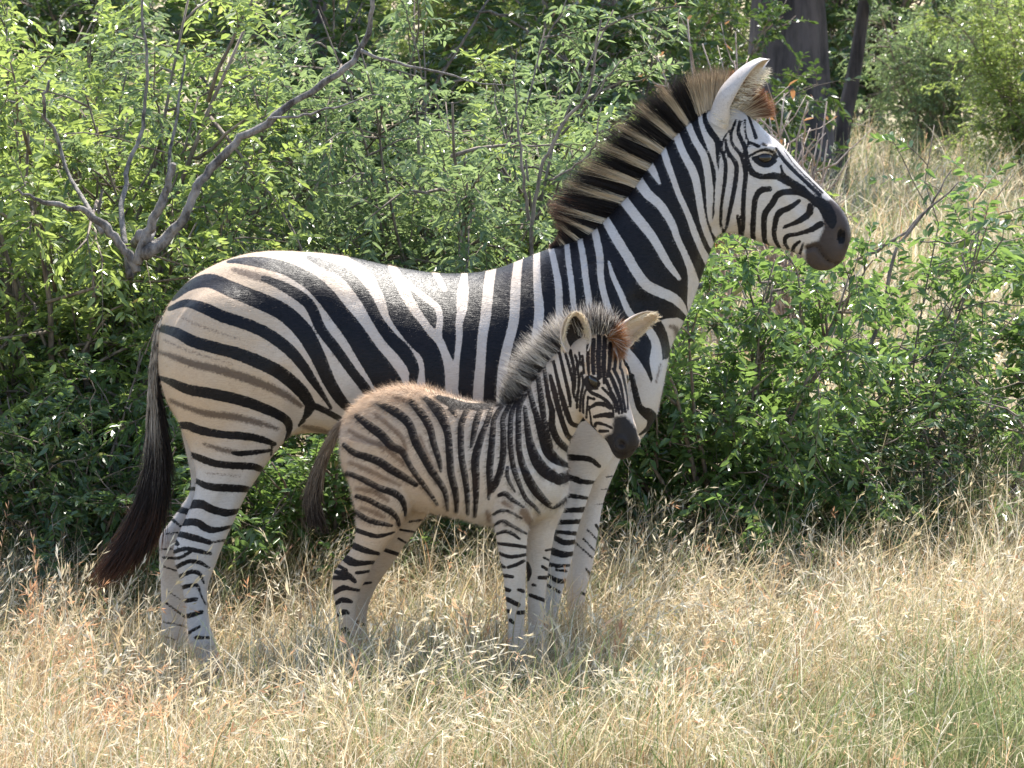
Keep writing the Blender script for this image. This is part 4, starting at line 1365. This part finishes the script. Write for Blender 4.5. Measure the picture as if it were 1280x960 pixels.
def grass(name, n, area, ln, wd, label, seg=4, thin=None, seeds=.10, fine=1.0):
    b = patch(n, *area, thin=thin)
    k = len(b)
    lenv = ln * RNG.uniform(.45, 1.25, k) * hgt(b)
    lean = np.abs(RNG.normal(1.0, .75, k))
    az = RNG.normal(.35, 1.7, k)
    isg = RNG.random(k) < green_frac(b)
    col = np.where(isg[:, None], pick(GREENS, k), pick(STRAW, k))
    rd = (RNG.random(k) < .03 + .10 * smooth(-.5, -1.2, b[:, 0]) * smooth(.2, -.6, b[:, 1]))
    col = np.where(rd[:, None], pick(REDS, k), col)
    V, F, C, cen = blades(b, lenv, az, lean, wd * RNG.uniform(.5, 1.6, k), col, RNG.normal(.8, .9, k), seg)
    sel = np.where((RNG.random(k) < seeds) & ~isg)[0]
    sc = np.where((RNG.random((len(sel), 1)) < .22), pick(REDS, len(sel)), pick(STRAW[[1, 3, 1]], len(sel)))
    SV_, SF, SCc = spikelets([cen[-2][sel], cen[-1][sel]], sc, 7, .42, np.full(len(sel), .022 * fine))
    Vn = np.vstack([V, SV_])
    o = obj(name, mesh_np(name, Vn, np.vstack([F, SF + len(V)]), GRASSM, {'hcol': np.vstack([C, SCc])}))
    tag(o, label, 'grass', kind='stuff')
    return o


grass('dry_grass', 125000, (-2.7, 2.7, -2.4, 2.6), .30, .0030, 'dry straw and green grass around the zebras\' feet')


def seed_stems():
    """patches of taller, arching seed stems"""
    c = patch(190, -2.6, 2.6, -2.3, 1.3)
    c = c[~((np.abs(c[:, 0] + .40) < .62) & (c[:, 1] > -1.0) & (c[:, 1] < .5))]
    B, LN, AZ = [], [], []
    for q in c:
        m_ = RNG.integers(8, 30)
        p_ = q[:2] + RNG.normal(size=(m_, 2)) * .055
        B.append(np.concatenate([p_, ground_h(p_[:, 0], p_[:, 1])[:, None]], 1))
        LN.append(RNG.uniform(.26, .46) * RNG.uniform(.7, 1.2, m_))
        AZ.append(RNG.normal(RNG.normal(.3, 1.5), .7, m_))
    b, ln, az = np.concatenate(B), np.concatenate(LN), np.concatenate(AZ)
    k = len(b)
    redp = .12 + .5 * smooth(-.6, -1.2, b[:, :1])
    isr = RNG.random((k, 1)) < redp
    col = np.where(isr, pick(REDS, k), pick(STRAW, k))
    V, F, C, cen = blades(b, ln, az, np.abs(RNG.normal(.75, .5, k)), .0024 * RNG.uniform(.7, 1.3, k), col, RNG.normal(1.0, .6, k), 5)
    ps = [spikelets([cen[j - 1], cen[j]], np.where(isr, pick(REDS, k), pick(STRAW[[1, 3, 5]], k)), 5, .38, np.full(k, .026), .45) for j in (-1, -2)]
    sj = joined([(V, F, [])] + [(v, f, []) for v, f, _ in ps])
    o = obj('seeding_grass', mesh_np('seeding_grass', sj[0], sj[1], GRASSM, {'hcol': np.concatenate([C] + [c_ for _, _, c_ in ps])}))
    tag(o, 'patches of taller arching seed stems standing in the dry grass', 'grass', kind='stuff')


seed_stems()
grass('field_grass', 60000, (-4.5, 9.0, 3.0, 42.0), .42, .010, 'pale dry grass on the open ground behind the bushes', 3, None, .10, 1.8)


# ================================================================ shrubs
LEAFM = leaf_mat('shrub_leaf', (.036, .074, .028), (.085, .150, .052), (.20, .265, .095), (.32, .48, .10), .40, .27, (.30, .22, .09))
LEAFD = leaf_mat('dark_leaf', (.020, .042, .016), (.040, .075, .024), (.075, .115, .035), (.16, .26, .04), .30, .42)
LEAFP = leaf_mat('pale_leaf', (.052, .092, .050), (.130, .190, .095), (.27, .33, .18), (.38, .50, .18), .42, .27)
LEAFB = leaf_mat('bright_leaf', (.045, .088, .030), (.150, .215, .070), (.37, .43, .16), (.50, .62, .14), .46, .25, (.34, .25, .10))
DRYLEAF = leaf_mat('dead_leaf', (.16, .08, .04), (.30, .15, .07), (.42, .24, .13), (.5, .25, .1), .3, .6)
TWIG = bark_mat('twig_bark', (.085, .062, .048), (.25, .20, .16), 40, .4)
GREYBARK = bark_mat('grey_bark', (.035, .028, .024), (.25, .225, .205), 34, 1.0, .5)
TRUNKBARK = bark_mat('trunk_bark', (.018, .014, .013), (.088, .070, .066), 7, 1.0, .16)


def leaves(p, d, size, wid, lv, up=.75):
    """folded pointed leaves: two quads each"""
    n = len(p)
    nrm = RNG.normal(size=(n, 3)) * .65 + np.array([0, 0, up])
    s_ = np.cross(d, nrm)
    s_ /= np.linalg.norm(s_, axis=1)[:, None] + 1e-9
    nn = np.cross(s_, d)
    S = size[:, None]
    W = wid[:, None]
    dr = np.array([0, 0, -1.0]) * S
    b = p
    l1 = p + d * S * .32 - s_ * W * .5 + nn * W * .16
    r1 = p + d * S * .32 + s_ * W * .5 + nn * W * .16
    l2 = p + d * S * .68 - s_ * W * .42 + nn * W * .10 + dr * .05
    r2 = p + d * S * .68 + s_ * W * .42 + nn * W * .10 + dr * .05
    t = p + d * S + dr * .16
    V = np.stack([b, l1, l2, t, r2, r1], 1).reshape(-1, 3)
    k = (np.arange(n) * 6)[:, None]
    F = np.concatenate([k + np.array([[0, 3, 2, 1]]), k + np.array([[0, 5, 4, 3]])])
    return V, F, np.repeat(lv, 6)


def unit(v):
    return v / (np.linalg.norm(v, axis=-1, keepdims=True) + 1e-9)


def shrub_mesh(seed, h, rx, ry, nstem, nbr, ntw, nlf, leaf, lwid, lmat, low=.12, bare=.0, arch=.2, thick=1.0, crook=1.0):
    """returns (stem mesh, leaf mesh) standing at the origin"""
    global RNG
    keep = RNG
    RNG = np.random.default_rng(seed)
    tubes = []
    TP, TD, TL_ = [], [], []
    for i in range(nstem):
        a = 2 * math.pi * (i + RNG.random() * .8) / nstem
        rr = math.sqrt(RNG.random()) * .95
        tipz = h * RNG.uniform(.55, 1.0) * (1 - .25 * rr ** 2)
        tip = np.array([math.cos(a) * rx * rr, math.sin(a) * ry * rr, tipz])
        b = np.array([math.cos(a) * .10 * rx, math.sin(a) * .10 * ry, -.04])
        t = np.linspace(0, 1, 9)[:, None]
        P = b + (tip - b) * t
        P[:, :2] = b[:2] + (tip - b)[:2] * (t ** (1 + arch * 3))
        P += np.cumsum(RNG.normal(size=P.shape) * .012 * h * crook, 0) * t
        r0 = RNG.uniform(.009, .020) * (h / 2) ** .5 * thick
        tubes.append(tube(P, np.linspace(r0, r0 * .25, 9), 6))
        for j in range(nbr):
            q = RNG.uniform(low, 1.0)
            ii = q * 8
            k = min(int(ii), 7)
            sp = P[k] + (P[k + 1] - P[k]) * (ii - k)
            ax = unit(P[k + 1] - P[k])
            out = np.array([sp[0] / rx, sp[1] / ry, 0]) + RNG.normal(size=3) * .9
            dv = unit(ax * .5 + unit(out) * .9 + np.array([0, 0, RNG.uniform(-.15, .45)]))
            bl = RNG.uniform(.22, .5) * (rx + h * .3) * (1.15 - .45 * q)
            tb = np.linspace(0, 1, 6)[:, None]
            B = sp + dv * bl * tb + np.array([0, 0, -1]) * bl * .22 * tb ** 2 + np.cumsum(RNG.normal(size=(6, 3)) * .012, 0)
            B[:, 2] = np.maximum(B[:, 2], .05)
            tubes.append(tube(B, np.linspace(r0 * .42, r0 * .14, 6), 4))
            if RNG.random() < bare: continue
            for m_ in range(ntw):
                qq = RNG.uniform(.15, 1.0) * 5
                k2 = min(int(qq), 4)
                s2 = B[k2] + (B[k2 + 1] - B[k2]) * (qq - k2)
                d2 = unit(unit(B[k2 + 1] - B[k2]) * .7 + RNG.normal(size=3) * .65 + np.array([0, 0, .1]))
                TP.append(s2)
                TD.append(d2)
                TL_.append(RNG.uniform(.12, .26) * (h / 2) ** .3)
    TP, TD, TL_ = np.array(TP), np.array(TD), np.array(TL_)
    # thin leaf-bearing twigs
    n = len(TP)
    tw = []
    tt = np.linspace(0, 1, 4)
    for k in range(0, n, 2):
        P = TP[k] + TD[k] * (TL_[k] * tt)[:, None] + np.array([0, 0, -.28]) * (TL_[k] * tt ** 2)[:, None]
        tw.append(tube(P, np.linspace(.0026, .001, 4), 3))
    idx = np.repeat(np.arange(n), nlf)
    al = np.tile(np.linspace(.12, 1.0, nlf), n) + RNG.normal(size=n * nlf) * .03
    sidev = unit(np.cross(TD, np.array([0, 0, 1.0]) + RNG.normal(size=TD.shape) * .25))[idx]
    sg = np.tile(np.where(np.arange(nlf) % 2 == 0, 1.0, -1.0), n)
    P = TP[idx] + TD[idx] * (TL_[idx] * al)[:, None] + np.array([0, 0, -.28]) * (TL_[idx] * al ** 2)[:, None]
    D = unit(TD[idx] * .65 + sidev * sg[:, None] * .75 + np.array([0, 0, -.18]) + RNG.normal(size=P.shape) * .22)
    S = leaf * RNG.uniform(.55, 1.3, len(P))
    tone = np.clip(RNG.normal(.45, .16, n)[idx] + RNG.normal(size=len(P)) * .13, 0, .96)
    tone = np.where(RNG.random(len(P)) < .012, .99, tone)
    LV, LF, LA = leaves(P, D, S, S * lwid * RNG.uniform(.8, 1.2, len(P)), tone)
    g = LV[:, 2] > .01
    LV[:, 2] = np.maximum(LV[:, 2], .015)
    sm = joined(tubes + tw)
    RNG = keep
    return (mesh_np('shrub_stems', sm[0], [sm[1], sm[2]], TWIG, None, True), mesh_np('shrub_leaves', LV, LF, lmat, {'lv': LA}))


def place(name, ms, x, y, rot, sc, label, cat, group=None, parts=('branches', 'foliage'), sink=0.0):
    o = empty(name, (x, y, float(ground_h(x, y)) - sink))
    o.rotation_euler = (0, 0, rot)
    o.scale = sc if isinstance(sc, tuple) else (sc, sc, sc)
    tag(o, label, cat, group)
    for nme, me in zip(parts, ms):
        obj(nme, me, o)
    return o


def gxy(px, d):
    return (px - 640) / FPX * d, d - CAM_D


M_BIG1 = shrub_mesh(3, 2.45, .95, .85, 15, 15, 9, 17, .041, .36, LEAFB)
M_BIG2 = shrub_mesh(5, 2.35, .90, .80, 14, 15, 9, 17, .043, .30, LEAFP)
M_LOW = shrub_mesh(8, 1.20, .85, .65, 15, 12, 8, 15, .043, .40, LEAFM, low=.05, arch=.12)
M_THIN = shrub_mesh(13, 1.65, .75, .6, 9, 8, 4, 10, .052, .36, LEAFM, low=.15, bare=.25)
LEAFS = leaf_mat('shade_leaf', (.026, .054, .022), (.058, .105, .042), (.14, .19, .08), (.22, .34, .08), .36, .30, (.26, .19, .09))  # darker copy of the shrub leaf, low shrubs' shade put into its green
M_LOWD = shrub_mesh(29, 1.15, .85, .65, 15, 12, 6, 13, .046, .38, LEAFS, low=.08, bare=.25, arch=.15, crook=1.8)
M_WISP = shrub_mesh(23, 1.75, .62, .5, 7, 9, 3, 13, .050, .34, LEAFM, low=.2, bare=.15, arch=.35, thick=.5, crook=2.2)
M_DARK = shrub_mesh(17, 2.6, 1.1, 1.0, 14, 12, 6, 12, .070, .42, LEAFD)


def shrub(ms, px, dd, rot, sc, label, group=None, name='shrub'):
    x, y = gxy(px, dd)
    return place(name, ms, x, y, rot, sc, label, 'shrub', group)


shrub(M_BIG1, 70, 14.0, .4, 1.0, 'tall leafy green shrub at the grey stump, behind the mare\'s tail')
shrub(M_BIG2, 225, 14.4, 2.1, (.72, .9, .93), 'bright leafy shrub directly behind the mare\'s rump')
shrub(M_BIG2, 565, 14.7, 4.4, (.74, .95, 1.03), 'tall pale-green shrub behind the mare\'s back')
shrub(M_BIG1, 700, 15.1, 5.2, (.62, .9, .70), 'leafy green shrub behind the mare\'s mane')
shrub(M_LOW, 420, 13.6, 1.0, (1, .75, .72), 'low green shrub seen under the mare\'s belly')
shrub(M_LOWD, 690, 13.45, 3.3, (.8, .65, .82), 'low shaded shrub behind the mare\'s front legs')
shrub(M_LOW, 905, 13.4, .3, (.84, .85, 1.0), 'dense low green shrub beneath the mare\'s muzzle')
shrub(M_WISP, 1120, 14.1, 2.0, (1, 1, .98), 'open twiggy shrub with sparse leaves in front of the mare\'s muzzle')
shrub(M_LOWD, 1110, 13.6, 4.6, (.72, .7, .62), 'low dark green shrub at the foot of the open twiggy shrub')
shrub(M_THIN, 1255, 13.7, 5.0, (.8, .8, .50), 'small sparse shrub at the edge of the dry field')
shrub(M_BIG1, -190, 14.9, 3.9, 1.05, 'tall green shrub beyond the grey stump, farthest from the mare\'s head')
shrub(M_LOW, 1420, 14.6, 2.6, 1.0, 'low green shrub past the small sparse shrub by the field')
shrub(M_LOWD, 90, 13.35, 5.4, (.95, .7, .80), 'low dense green shrub beside the tip of the mare\'s tail')
# second row
k = 0
for px, dd, sc, rt in ((-60, 18.5, 1.1, 1), (70, 17.8, .95, 3), (600, 17.6, .85, 2.2)):
    shrub((M_BIG2, M_BIG1)[k % 2], px, dd, rt, sc, 'leafy green shrub in the second row behind the mare', 'second row of shrubs')
    k += 1
# ================================================================ grey crooked tree in the left shrub
def px_tube(pts, depth, ring=8, wob=.012):
    Q = catmull(np.array(pts, float), 5)
    dd = Q[:, 3] if Q.shape[1] > 3 else np.full(len(Q), depth)
    P = np.array([at(a, b, d_ - CAM_D) for a, b, d_ in zip(Q[:, 0], Q[:, 1], dd)])
    P += np.cumsum(RNG.normal(size=P.shape), 0) * wob * .35
    kn = np.convolve(RNG.normal(size=len(Q) + 4), np.ones(3) / 3, 'same')[2:-2]
    R = Q[:, 2] * .5 * dd / FPX * np.clip(1 + .10 * kn, .75, 1.3)
    return tube(P, R, ring)


bx, by = gxy(178, 14.5)
gb = float(ground_h(bx, by))
gt = empty('grey_tree', (bx, by, gb))
tag(gt, 'bare grey crooked tree with a long slanting limb and broken stump', 'tree')
toff = np.array([bx, by, gb])
base_y = 480 + (math.atan((CAM_Z - gb) / 14.5) - PITCH) * FPX


def limb(name, pts, dep, mat=GREYBARK, ring=9):
    v, f, t = px_tube(pts, dep, ring)
    return obj(name, mesh_np(name, v - toff, [f, t], mat, None, True), gt)


limb('trunk', [(182, base_y + 8, 30, 14.5), (170, 600, 27, 14.5), (185, 480, 24, 14.45), (168, 400, 20, 14.2), (172, 335, 17, 13.6), (186, 303, 15, 13.1)], 13.75)
limb('limb', [(178, 318, 16.0), (205, 294, 14.4), (240, 256, 12.0), (262, 218, 11.2), (300, 175, 10.8), (340, 146, 10.0), (385, 108, 8.8), (425, 76, 8.0), (450, 42, 7.2), (462, -10, 6.4), (470, -60, 4.8)], 13.05)
limb('stump', [(172, 332, 12.8), (184, 285, 12.8), (197, 255, 11.2), (210, 225, 9.6), (214, 206, 7.2)], 13.05)
limb('limb', [(172, 345, 12.0), (150, 312, 11.2), (128, 285, 10.4), (100, 267, 7.2), (62, 263, 6.4), (30, 252, 4.0), (16, 244, 2.0)], 13.05)
limb('limb', [(165, 350, 9.6, 13.2), (160, 290, 7.2, 13.3), (168, 230, 5.6, 13.45), (188, 175, 4.8, 13.5), (196, 110, 4.0, 13.5), (194, 30, 3.2, 13.5), (190, -40, 2.4, 13.5)], 13.05)
limb('limb', [(186, 305, 7.2, 13.1), (205, 240, 5.6, 13.35), (215, 180, 4.0, 13.5), (226, 120, 3.2, 13.55), (236, 70, 2.4, 13.6)], 13.05)
limb('twig', [(450, 62, 4.8), (490, 75, 3.6), (540, 90, 2.9), (600, 98, 2.1), (640, 104, 1.2)], 13.05)
limb('twig', [(335, 150, 4.0), (375, 150, 3.2), (420, 140, 2.4), (460, 128, 1.4)], 13.05)
limb('twig', [(58, 150, 3.2), (52, 120, 4.8), (56, 96, 3.2)], 13.05)
limb('limb', [(130, 290, 7.2, 13.1), (90, 220, 5.6, 13.4), (60, 145, 4.8, 13.45), (20, 125, 4.0, 13.4), (-20, 108, 4.0, 13.4)], 13.05)

# bare stems rising through the shrub behind the mane
bx, by = gxy(660, 14.0)
toff = np.array([bx, by, float(ground_h(bx, by))])
gt = empty('bare_sapling', tuple(toff))
tag(gt, 'slender bare forking stem rising behind the mare\'s withers', 'sapling')
base_y = 480 + (math.atan((CAM_Z - toff[2]) / 14.0) - PITCH) * FPX
limb('stem', [(668, base_y + 4, 8.4), (672, 500, 7.2), (672, 350, 6.0), (670, 290, 5.4), (686, 220, 4.8), (716, 165, 4.5), (742, 130, 3.9), (758, 80, 3.0), (764, 30, 2.4)], 14.0, TWIG, 7)
limb('branch', [(666, 300, 4.8), (656, 240, 4.2), (648, 180, 3.3), (642, 120, 2.1), (640, 70, 1.2)], 14.05, TWIG, 7)
limb('branch', [(684, 225, 3.6), (720, 205, 3.0), (745, 180, 2.4), (752, 130, 1.8)], 14.0, TWIG, 6)
limb('twig', [(742, 128, 2.4), (770, 82, 1.8), (800, 62, 1.3), (815, 50, 0.7)], 14.0, TWIG, 5)
limb('twig', [(750, 100, 1.8), (735, 85, 1.5), (760, 60, 0.8)], 14.0, TWIG, 5)

# crossing twigs in the low shrub to the right of the mare
bx, by = gxy(1055, 13.9)
toff = np.array([bx, by, float(ground_h(bx, by))])
gt = empty('bare_branches', tuple(toff))
tag(gt, 'crossing bare grey-brown stems in the low shrub below the muzzle', 'branches')
base_y = 480 + (math.atan((CAM_Z - toff[2]) / 13.9) - PITCH) * FPX
limb('stem', [(1050, base_y + 3, 8.6), (1052, 560, 6.6), (1075, 470, 5.9), (1095, 400, 5.3), (1112, 320, 4.6), (1140, 270, 3.6), (1190, 215, 2.0)], 13.9, TWIG, 7)
limb('branch', [(1056, 520, 4.6), (1020, 530, 5.3), (985, 560, 4.0)], 13.9, TWIG, 6)
limb('branch', [(870, 360, 7.3), (905, 345, 7.3), (945, 330, 5.3), (1000, 345, 3.3)], 14.0, GREYBARK, 7)
limb('branch', [(1060, 500, 4.0), (1010, 535, 4.0), (1100, 510, 3.3), (1180, 490, 2.0), (1230, 450, 1.3)], 13.85, TWIG, 6)
limb('branch', [(1052, 590, 5.3), (1120, 540, 4.6), (1180, 470, 4.0), (1172, 455, 3.3), (1125, 430, 2.6)], 13.9, TWIG, 6)
limb('branch', [(1180, 470, 2.6), (1230, 430, 2.3), (1275, 390, 1.3)], 13.9, TWIG, 6)
limb('branch', [(1060, 330, 4.0), (1110, 305, 4.6), (1160, 275, 3.3), (1200, 220, 1.7)], 14.0, TWIG, 6)
limb('twig', [(1150, 300, 2.0), (1200, 295, 2.0), (1240, 265, 1.6), (1290, 235, 1.0)], 13.9, TWIG, 5)

# ================================================================ trees on the open ground behind
def trunk_tree(name, label, px, dd, wpx, lean_px, h, crown, lm, ribs=.10, fork=True, seed=1):
    global RNG
    keep = RNG
    RNG = np.random.default_rng(seed)
    x, y = gxy(px, dd)
    z = float(ground_h(x, y))
    o = empty(name, (x, y, z))
    tag(o, label, 'tree')
    r = wpx * .5 * dd / FPX
    lx = lean_px * dd / FPX
    P = []
    for t in np.linspace(0, 1, 14):
        P.append([lx * t * min(1, h * t / 2), .05 * math.sin(5 * t), h * .62 * t - .06])
    P = np.array(P)
    R = r * (1.0 - .55 * np.linspace(0, 1, 14)) * (1 + .45 * np.exp(-np.linspace(0, 1, 14) * 14))
    ring = 40
    v, f, t_ = tube(P, R, ring)
    # fluted, furrowed trunk
    ph = np.tile(np.linspace(0, 2 * math.pi, ring, endpoint=False), 14)
    hh = np.repeat(np.linspace(0, 1, 14), ring)
    k = 1 + ribs * np.sin(ph * 5 + 2 * np.sin(hh * 5)) + ribs * .6 * np.sin(ph * 11 + 7 * hh)
    cc = np.repeat(P, ring, 0)
    v[:14 * ring] = cc + (v[:14 * ring] - cc) * k[:, None]
    obj('trunk', mesh_np('trunk', v, [f, t_], TRUNKBARK, None, True), o)
    top = P[-1]
    lt = []
    LP = []
    for i in range(9):
        a = 2 * math.pi * i / 9 + RNG.random()
        e = top + np.array([math.cos(a) * crown * RNG.uniform(.4, .8), math.sin(a) * crown * RNG.uniform(.4, .8), h * RNG.uniform(.05, .34)])
        s_ = P[RNG.integers(9, 14)]
        q = np.linspace(0, 1, 7)[:, None]
        B = s_ + (e - s_) * q + np.array([0, 0, .25]) * q * (1 - q) * h * .3
        lt.append(tube(B, np.linspace(r * .36, r * .07, 7), 7))
        for j in range(34):
            c_ = B[RNG.integers(2, 7)] + RNG.normal(size=3) * crown * np.array([.22, .22, .16])
            LP.append(c_ + RNG.normal(size=(42, 3)) * .22)
    lj = joined(lt)
    obj('limbs', mesh_np('limbs', lj[0], [lj[1], lj[2]], TRUNKBARK, None, True), o)
    LP = np.concatenate(LP)
    n = len(LP)
    LP[:, 2] = np.maximum(LP[:, 2], 1.6)
    S = RNG.uniform(.08, .16, n)
    LV, LF, LA = leaves(LP, unit(RNG.normal(size=(n, 3)) + np.array([0, 0, -.3])), S, S * .45, np.clip(RNG.normal(.45, .2, n), 0, .96))
    obj('crown', mesh_np('crown', LV, LF, lm, {'lv': LA}), o)
    RNG = keep
    return o


trunk_tree('large_tree', 'big tree with a thick furrowed dark trunk behind the mare\'s ears', 985, 42, 108, 0, 9, 4.2, LEAFD, seed=2)
trunk_tree('leaning_tree', 'slim dark tree leaning away beside the thick furrowed trunk', 1046, 43, 22, 60, 6, 2.2, LEAFD, .05, seed=4)
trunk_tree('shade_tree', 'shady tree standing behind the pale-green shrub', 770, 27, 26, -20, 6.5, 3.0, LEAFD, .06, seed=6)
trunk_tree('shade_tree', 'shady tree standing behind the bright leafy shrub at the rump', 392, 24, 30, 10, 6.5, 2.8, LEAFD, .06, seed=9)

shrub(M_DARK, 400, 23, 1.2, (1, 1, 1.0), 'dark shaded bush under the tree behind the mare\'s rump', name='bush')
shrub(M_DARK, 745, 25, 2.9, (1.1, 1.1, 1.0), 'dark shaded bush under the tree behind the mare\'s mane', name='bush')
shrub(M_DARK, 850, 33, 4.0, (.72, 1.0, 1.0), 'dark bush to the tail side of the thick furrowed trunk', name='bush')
shrub(M_BIG2, 1165, 49, .7, (1.2, 1.2, 1.25), 'leafy light-green bush out in the dry field beyond the muzzle', name='bush')
shrub(M_BIG1, 1290, 44, 2.7, (1.2, 1.2, 1.1), 'broad green bush in the field, right behind the light-green bush', name='bush')
k = 0
for px in range(-500, 1900, 105):
    dd = 58 + 14 * ((k * 7) % 5)
    shrub((M_DARK, M_BIG1, M_DARK)[k % 3], px + 31 * (k % 3), dd, k * 1.7, 1.5 + .22 * (k % 4), 'distant green bush along the back of the dry field', 'far row of bushes', 'distant_bush')
    k += 1
for px, dd in ((-700, 20), (-480, 17), (1560, 19), (1750, 24), (1900, 32), (-250, 26)):
    shrub((M_BIG2, M_DARK)[k % 2], px, dd, k * 2.1, 1.1, 'leafy green shrub out at the side of the clearing', 'shrubs at the sides of the clearing')
    k += 1


# dry twiggy dead shrub by the mare's ears
def dead_shrub(px, dd, top_px, spread, n, label, seed, lv=0):
    global RNG
    keep = RNG
    RNG = np.random.default_rng(seed)
    x, y = gxy(px, dd)
    z = float(ground_h(x, y))
    H = CAM_Z - z - (top_px - 5) / FPX * dd
    o = empty('dead_shrub', (x, y, z))
    tag(o, label, 'shrub')
    tb = []
    LP = []
    for i in range(n):
        a = RNG.random() * 2 * math.pi
        e = np.array([math.cos(a), math.sin(a), 0]) * spread * math.sqrt(RNG.random()) + np.array([0, 0, H * RNG.uniform(.6, 1.0)])
        t = np.linspace(0, 1, 8)[:, None]
        P = e * np.concatenate([t ** 1.5, t ** 1.5, t], 1) + np.cumsum(RNG.normal(size=(8, 3)) * .015 * H, 0) * t
        tb.append(tube(P, np.linspace(.010, .003, 8) * dd / 18, 5))
        for j in range(7):
            k = RNG.integers(2, 7)
            d_ = unit(P[k + 1] - P[k] + RNG.normal(size=3) * .12 * H)
            Q = P[k] + d_ * RNG.uniform(.1, .26) * H * np.linspace(0, 1, 5)[:, None] + np.cumsum(RNG.normal(size=(5, 3)) * .012 * H, 0)
            tb.append(tube(Q, np.linspace(.005, .0016, 5) * dd / 18, 4))
            if lv: LP.append(Q[RNG.integers(2, 5, lv)] + RNG.normal(size=(lv, 3)) * .02)
    j_ = joined(tb)
    obj('twigs', mesh_np('twigs', j_[0], [j_[1], j_[2]], DRYTWIG, None, True), o)
    if lv:
        LP = np.concatenate(LP)
        S = RNG.uniform(.03, .07, len(LP))
        LV, LF, LA = leaves(LP, unit(RNG.normal(size=LP.shape)), S, S * .5, RNG.random(len(LP)) * .95)
        obj('leaves', mesh_np('leaves', LV, LF, DRYLEAF, {'lv': LA}), o)
    RNG = keep


DRYTWIG = bark_mat('dry_twig', (.20, .14, .11), (.46, .37, .31), 40, .3)
dead_shrub(985, 19.5, 85, .32, 16, 'dry leafless twiggy shrub in front of the thick furrowed trunk', 3)
dead_shrub(905, 20.5, 5, .30, 12, 'dead shrub with a few rusty leaves above the mare\'s mane', 5, 2)


# ================================================================ tall grass stalks that stand clear of the sward
def stalk(px, py_top, dd, n, lean, label, seed, tall=True, red=.7):
    global RNG
    keep = RNG
    RNG = np.random.default_rng(seed)
    x, y = gxy(px, dd)
    z = float(ground_h(x, y))
    H = CAM_Z - z - (py_top - 5) / FPX * dd
    b = np.stack([RNG.normal(size=n) * .06, RNG.normal(size=n) * .06, np.zeros(n) - .01], 1)
    ln = H * RNG.uniform(.78, 1.06, n)
    col = np.where(RNG.random((n, 1)) < red, pick(REDS[[1, 2]], n), pick(STRAW, n))
    V, F, C, cen = blades(b, ln, RNG.normal(lean, .6, n), np.abs(RNG.normal(.35, .25, n)), np.full(n, .0032), col, RNG.normal(.25, .2, n), 6)
    sel = np.arange(n)
    sc = np.where(RNG.random((n, 1)) < red, pick(REDS, n), pick(STRAW[[1, 3]], n))
    parts = []
    for q in (-1, -2, -3):
        parts.append(spikelets([cen[q - 1], cen[q]], sc, 6, .30, np.full(n, .034), .45))
    o = empty('grass_stalks', (x, y, z))
    tag(o, label, 'grass')
    tag(obj('stems', mesh_np('stems', V, F, GRASSM, {'hcol': C}), o), kind='stuff')
    sj = joined([(v, f, []) for v, f, c in parts])
    sh_ = obj('seed_heads', mesh_np('seed_heads', sj[0], sj[1], GRASSM, {'hcol': np.concatenate([c for _, _, c in parts])}), o)
    tag(sh_, kind='stuff')
    RNG = keep


stalk(62, 668, 11.6, 7, 1.4, 'tall orange seed-headed grass stalks standing clear left of the tail', 1)
stalk(185, 655, 11.5, 4, .4, 'tall pale grass stalks in front of the mare\'s tail tip', 2, red=.2)
stalk(155, 760, 11.2, 6, 2.6, 'short reddish grass stalks below the mare\'s tail tip', 3)
stalk(722, 770, 11.1, 5, 1.5, 'rust-red grass stalks in front of the mare\'s front hooves', 4, red=.9)
stalk(905, 835, 10.9, 6, 1.7, 'rust-red grass tuft in the open grass right of the foal', 5, red=.95)
stalk(1075, 640, 12.9, 9, 1.0, 'straw-coloured seeding grass clump against the low shrub', 6, red=.1)
stalk(1250, 630, 13.1, 8, 2.2, 'straw-coloured seeding grass clump by the small sparse shrub', 7, red=.25)
stalk(425, 600, 11.2, 1, 1.5, 'single thin grass stem in front of the foal\'s hind leg', 8, red=0)
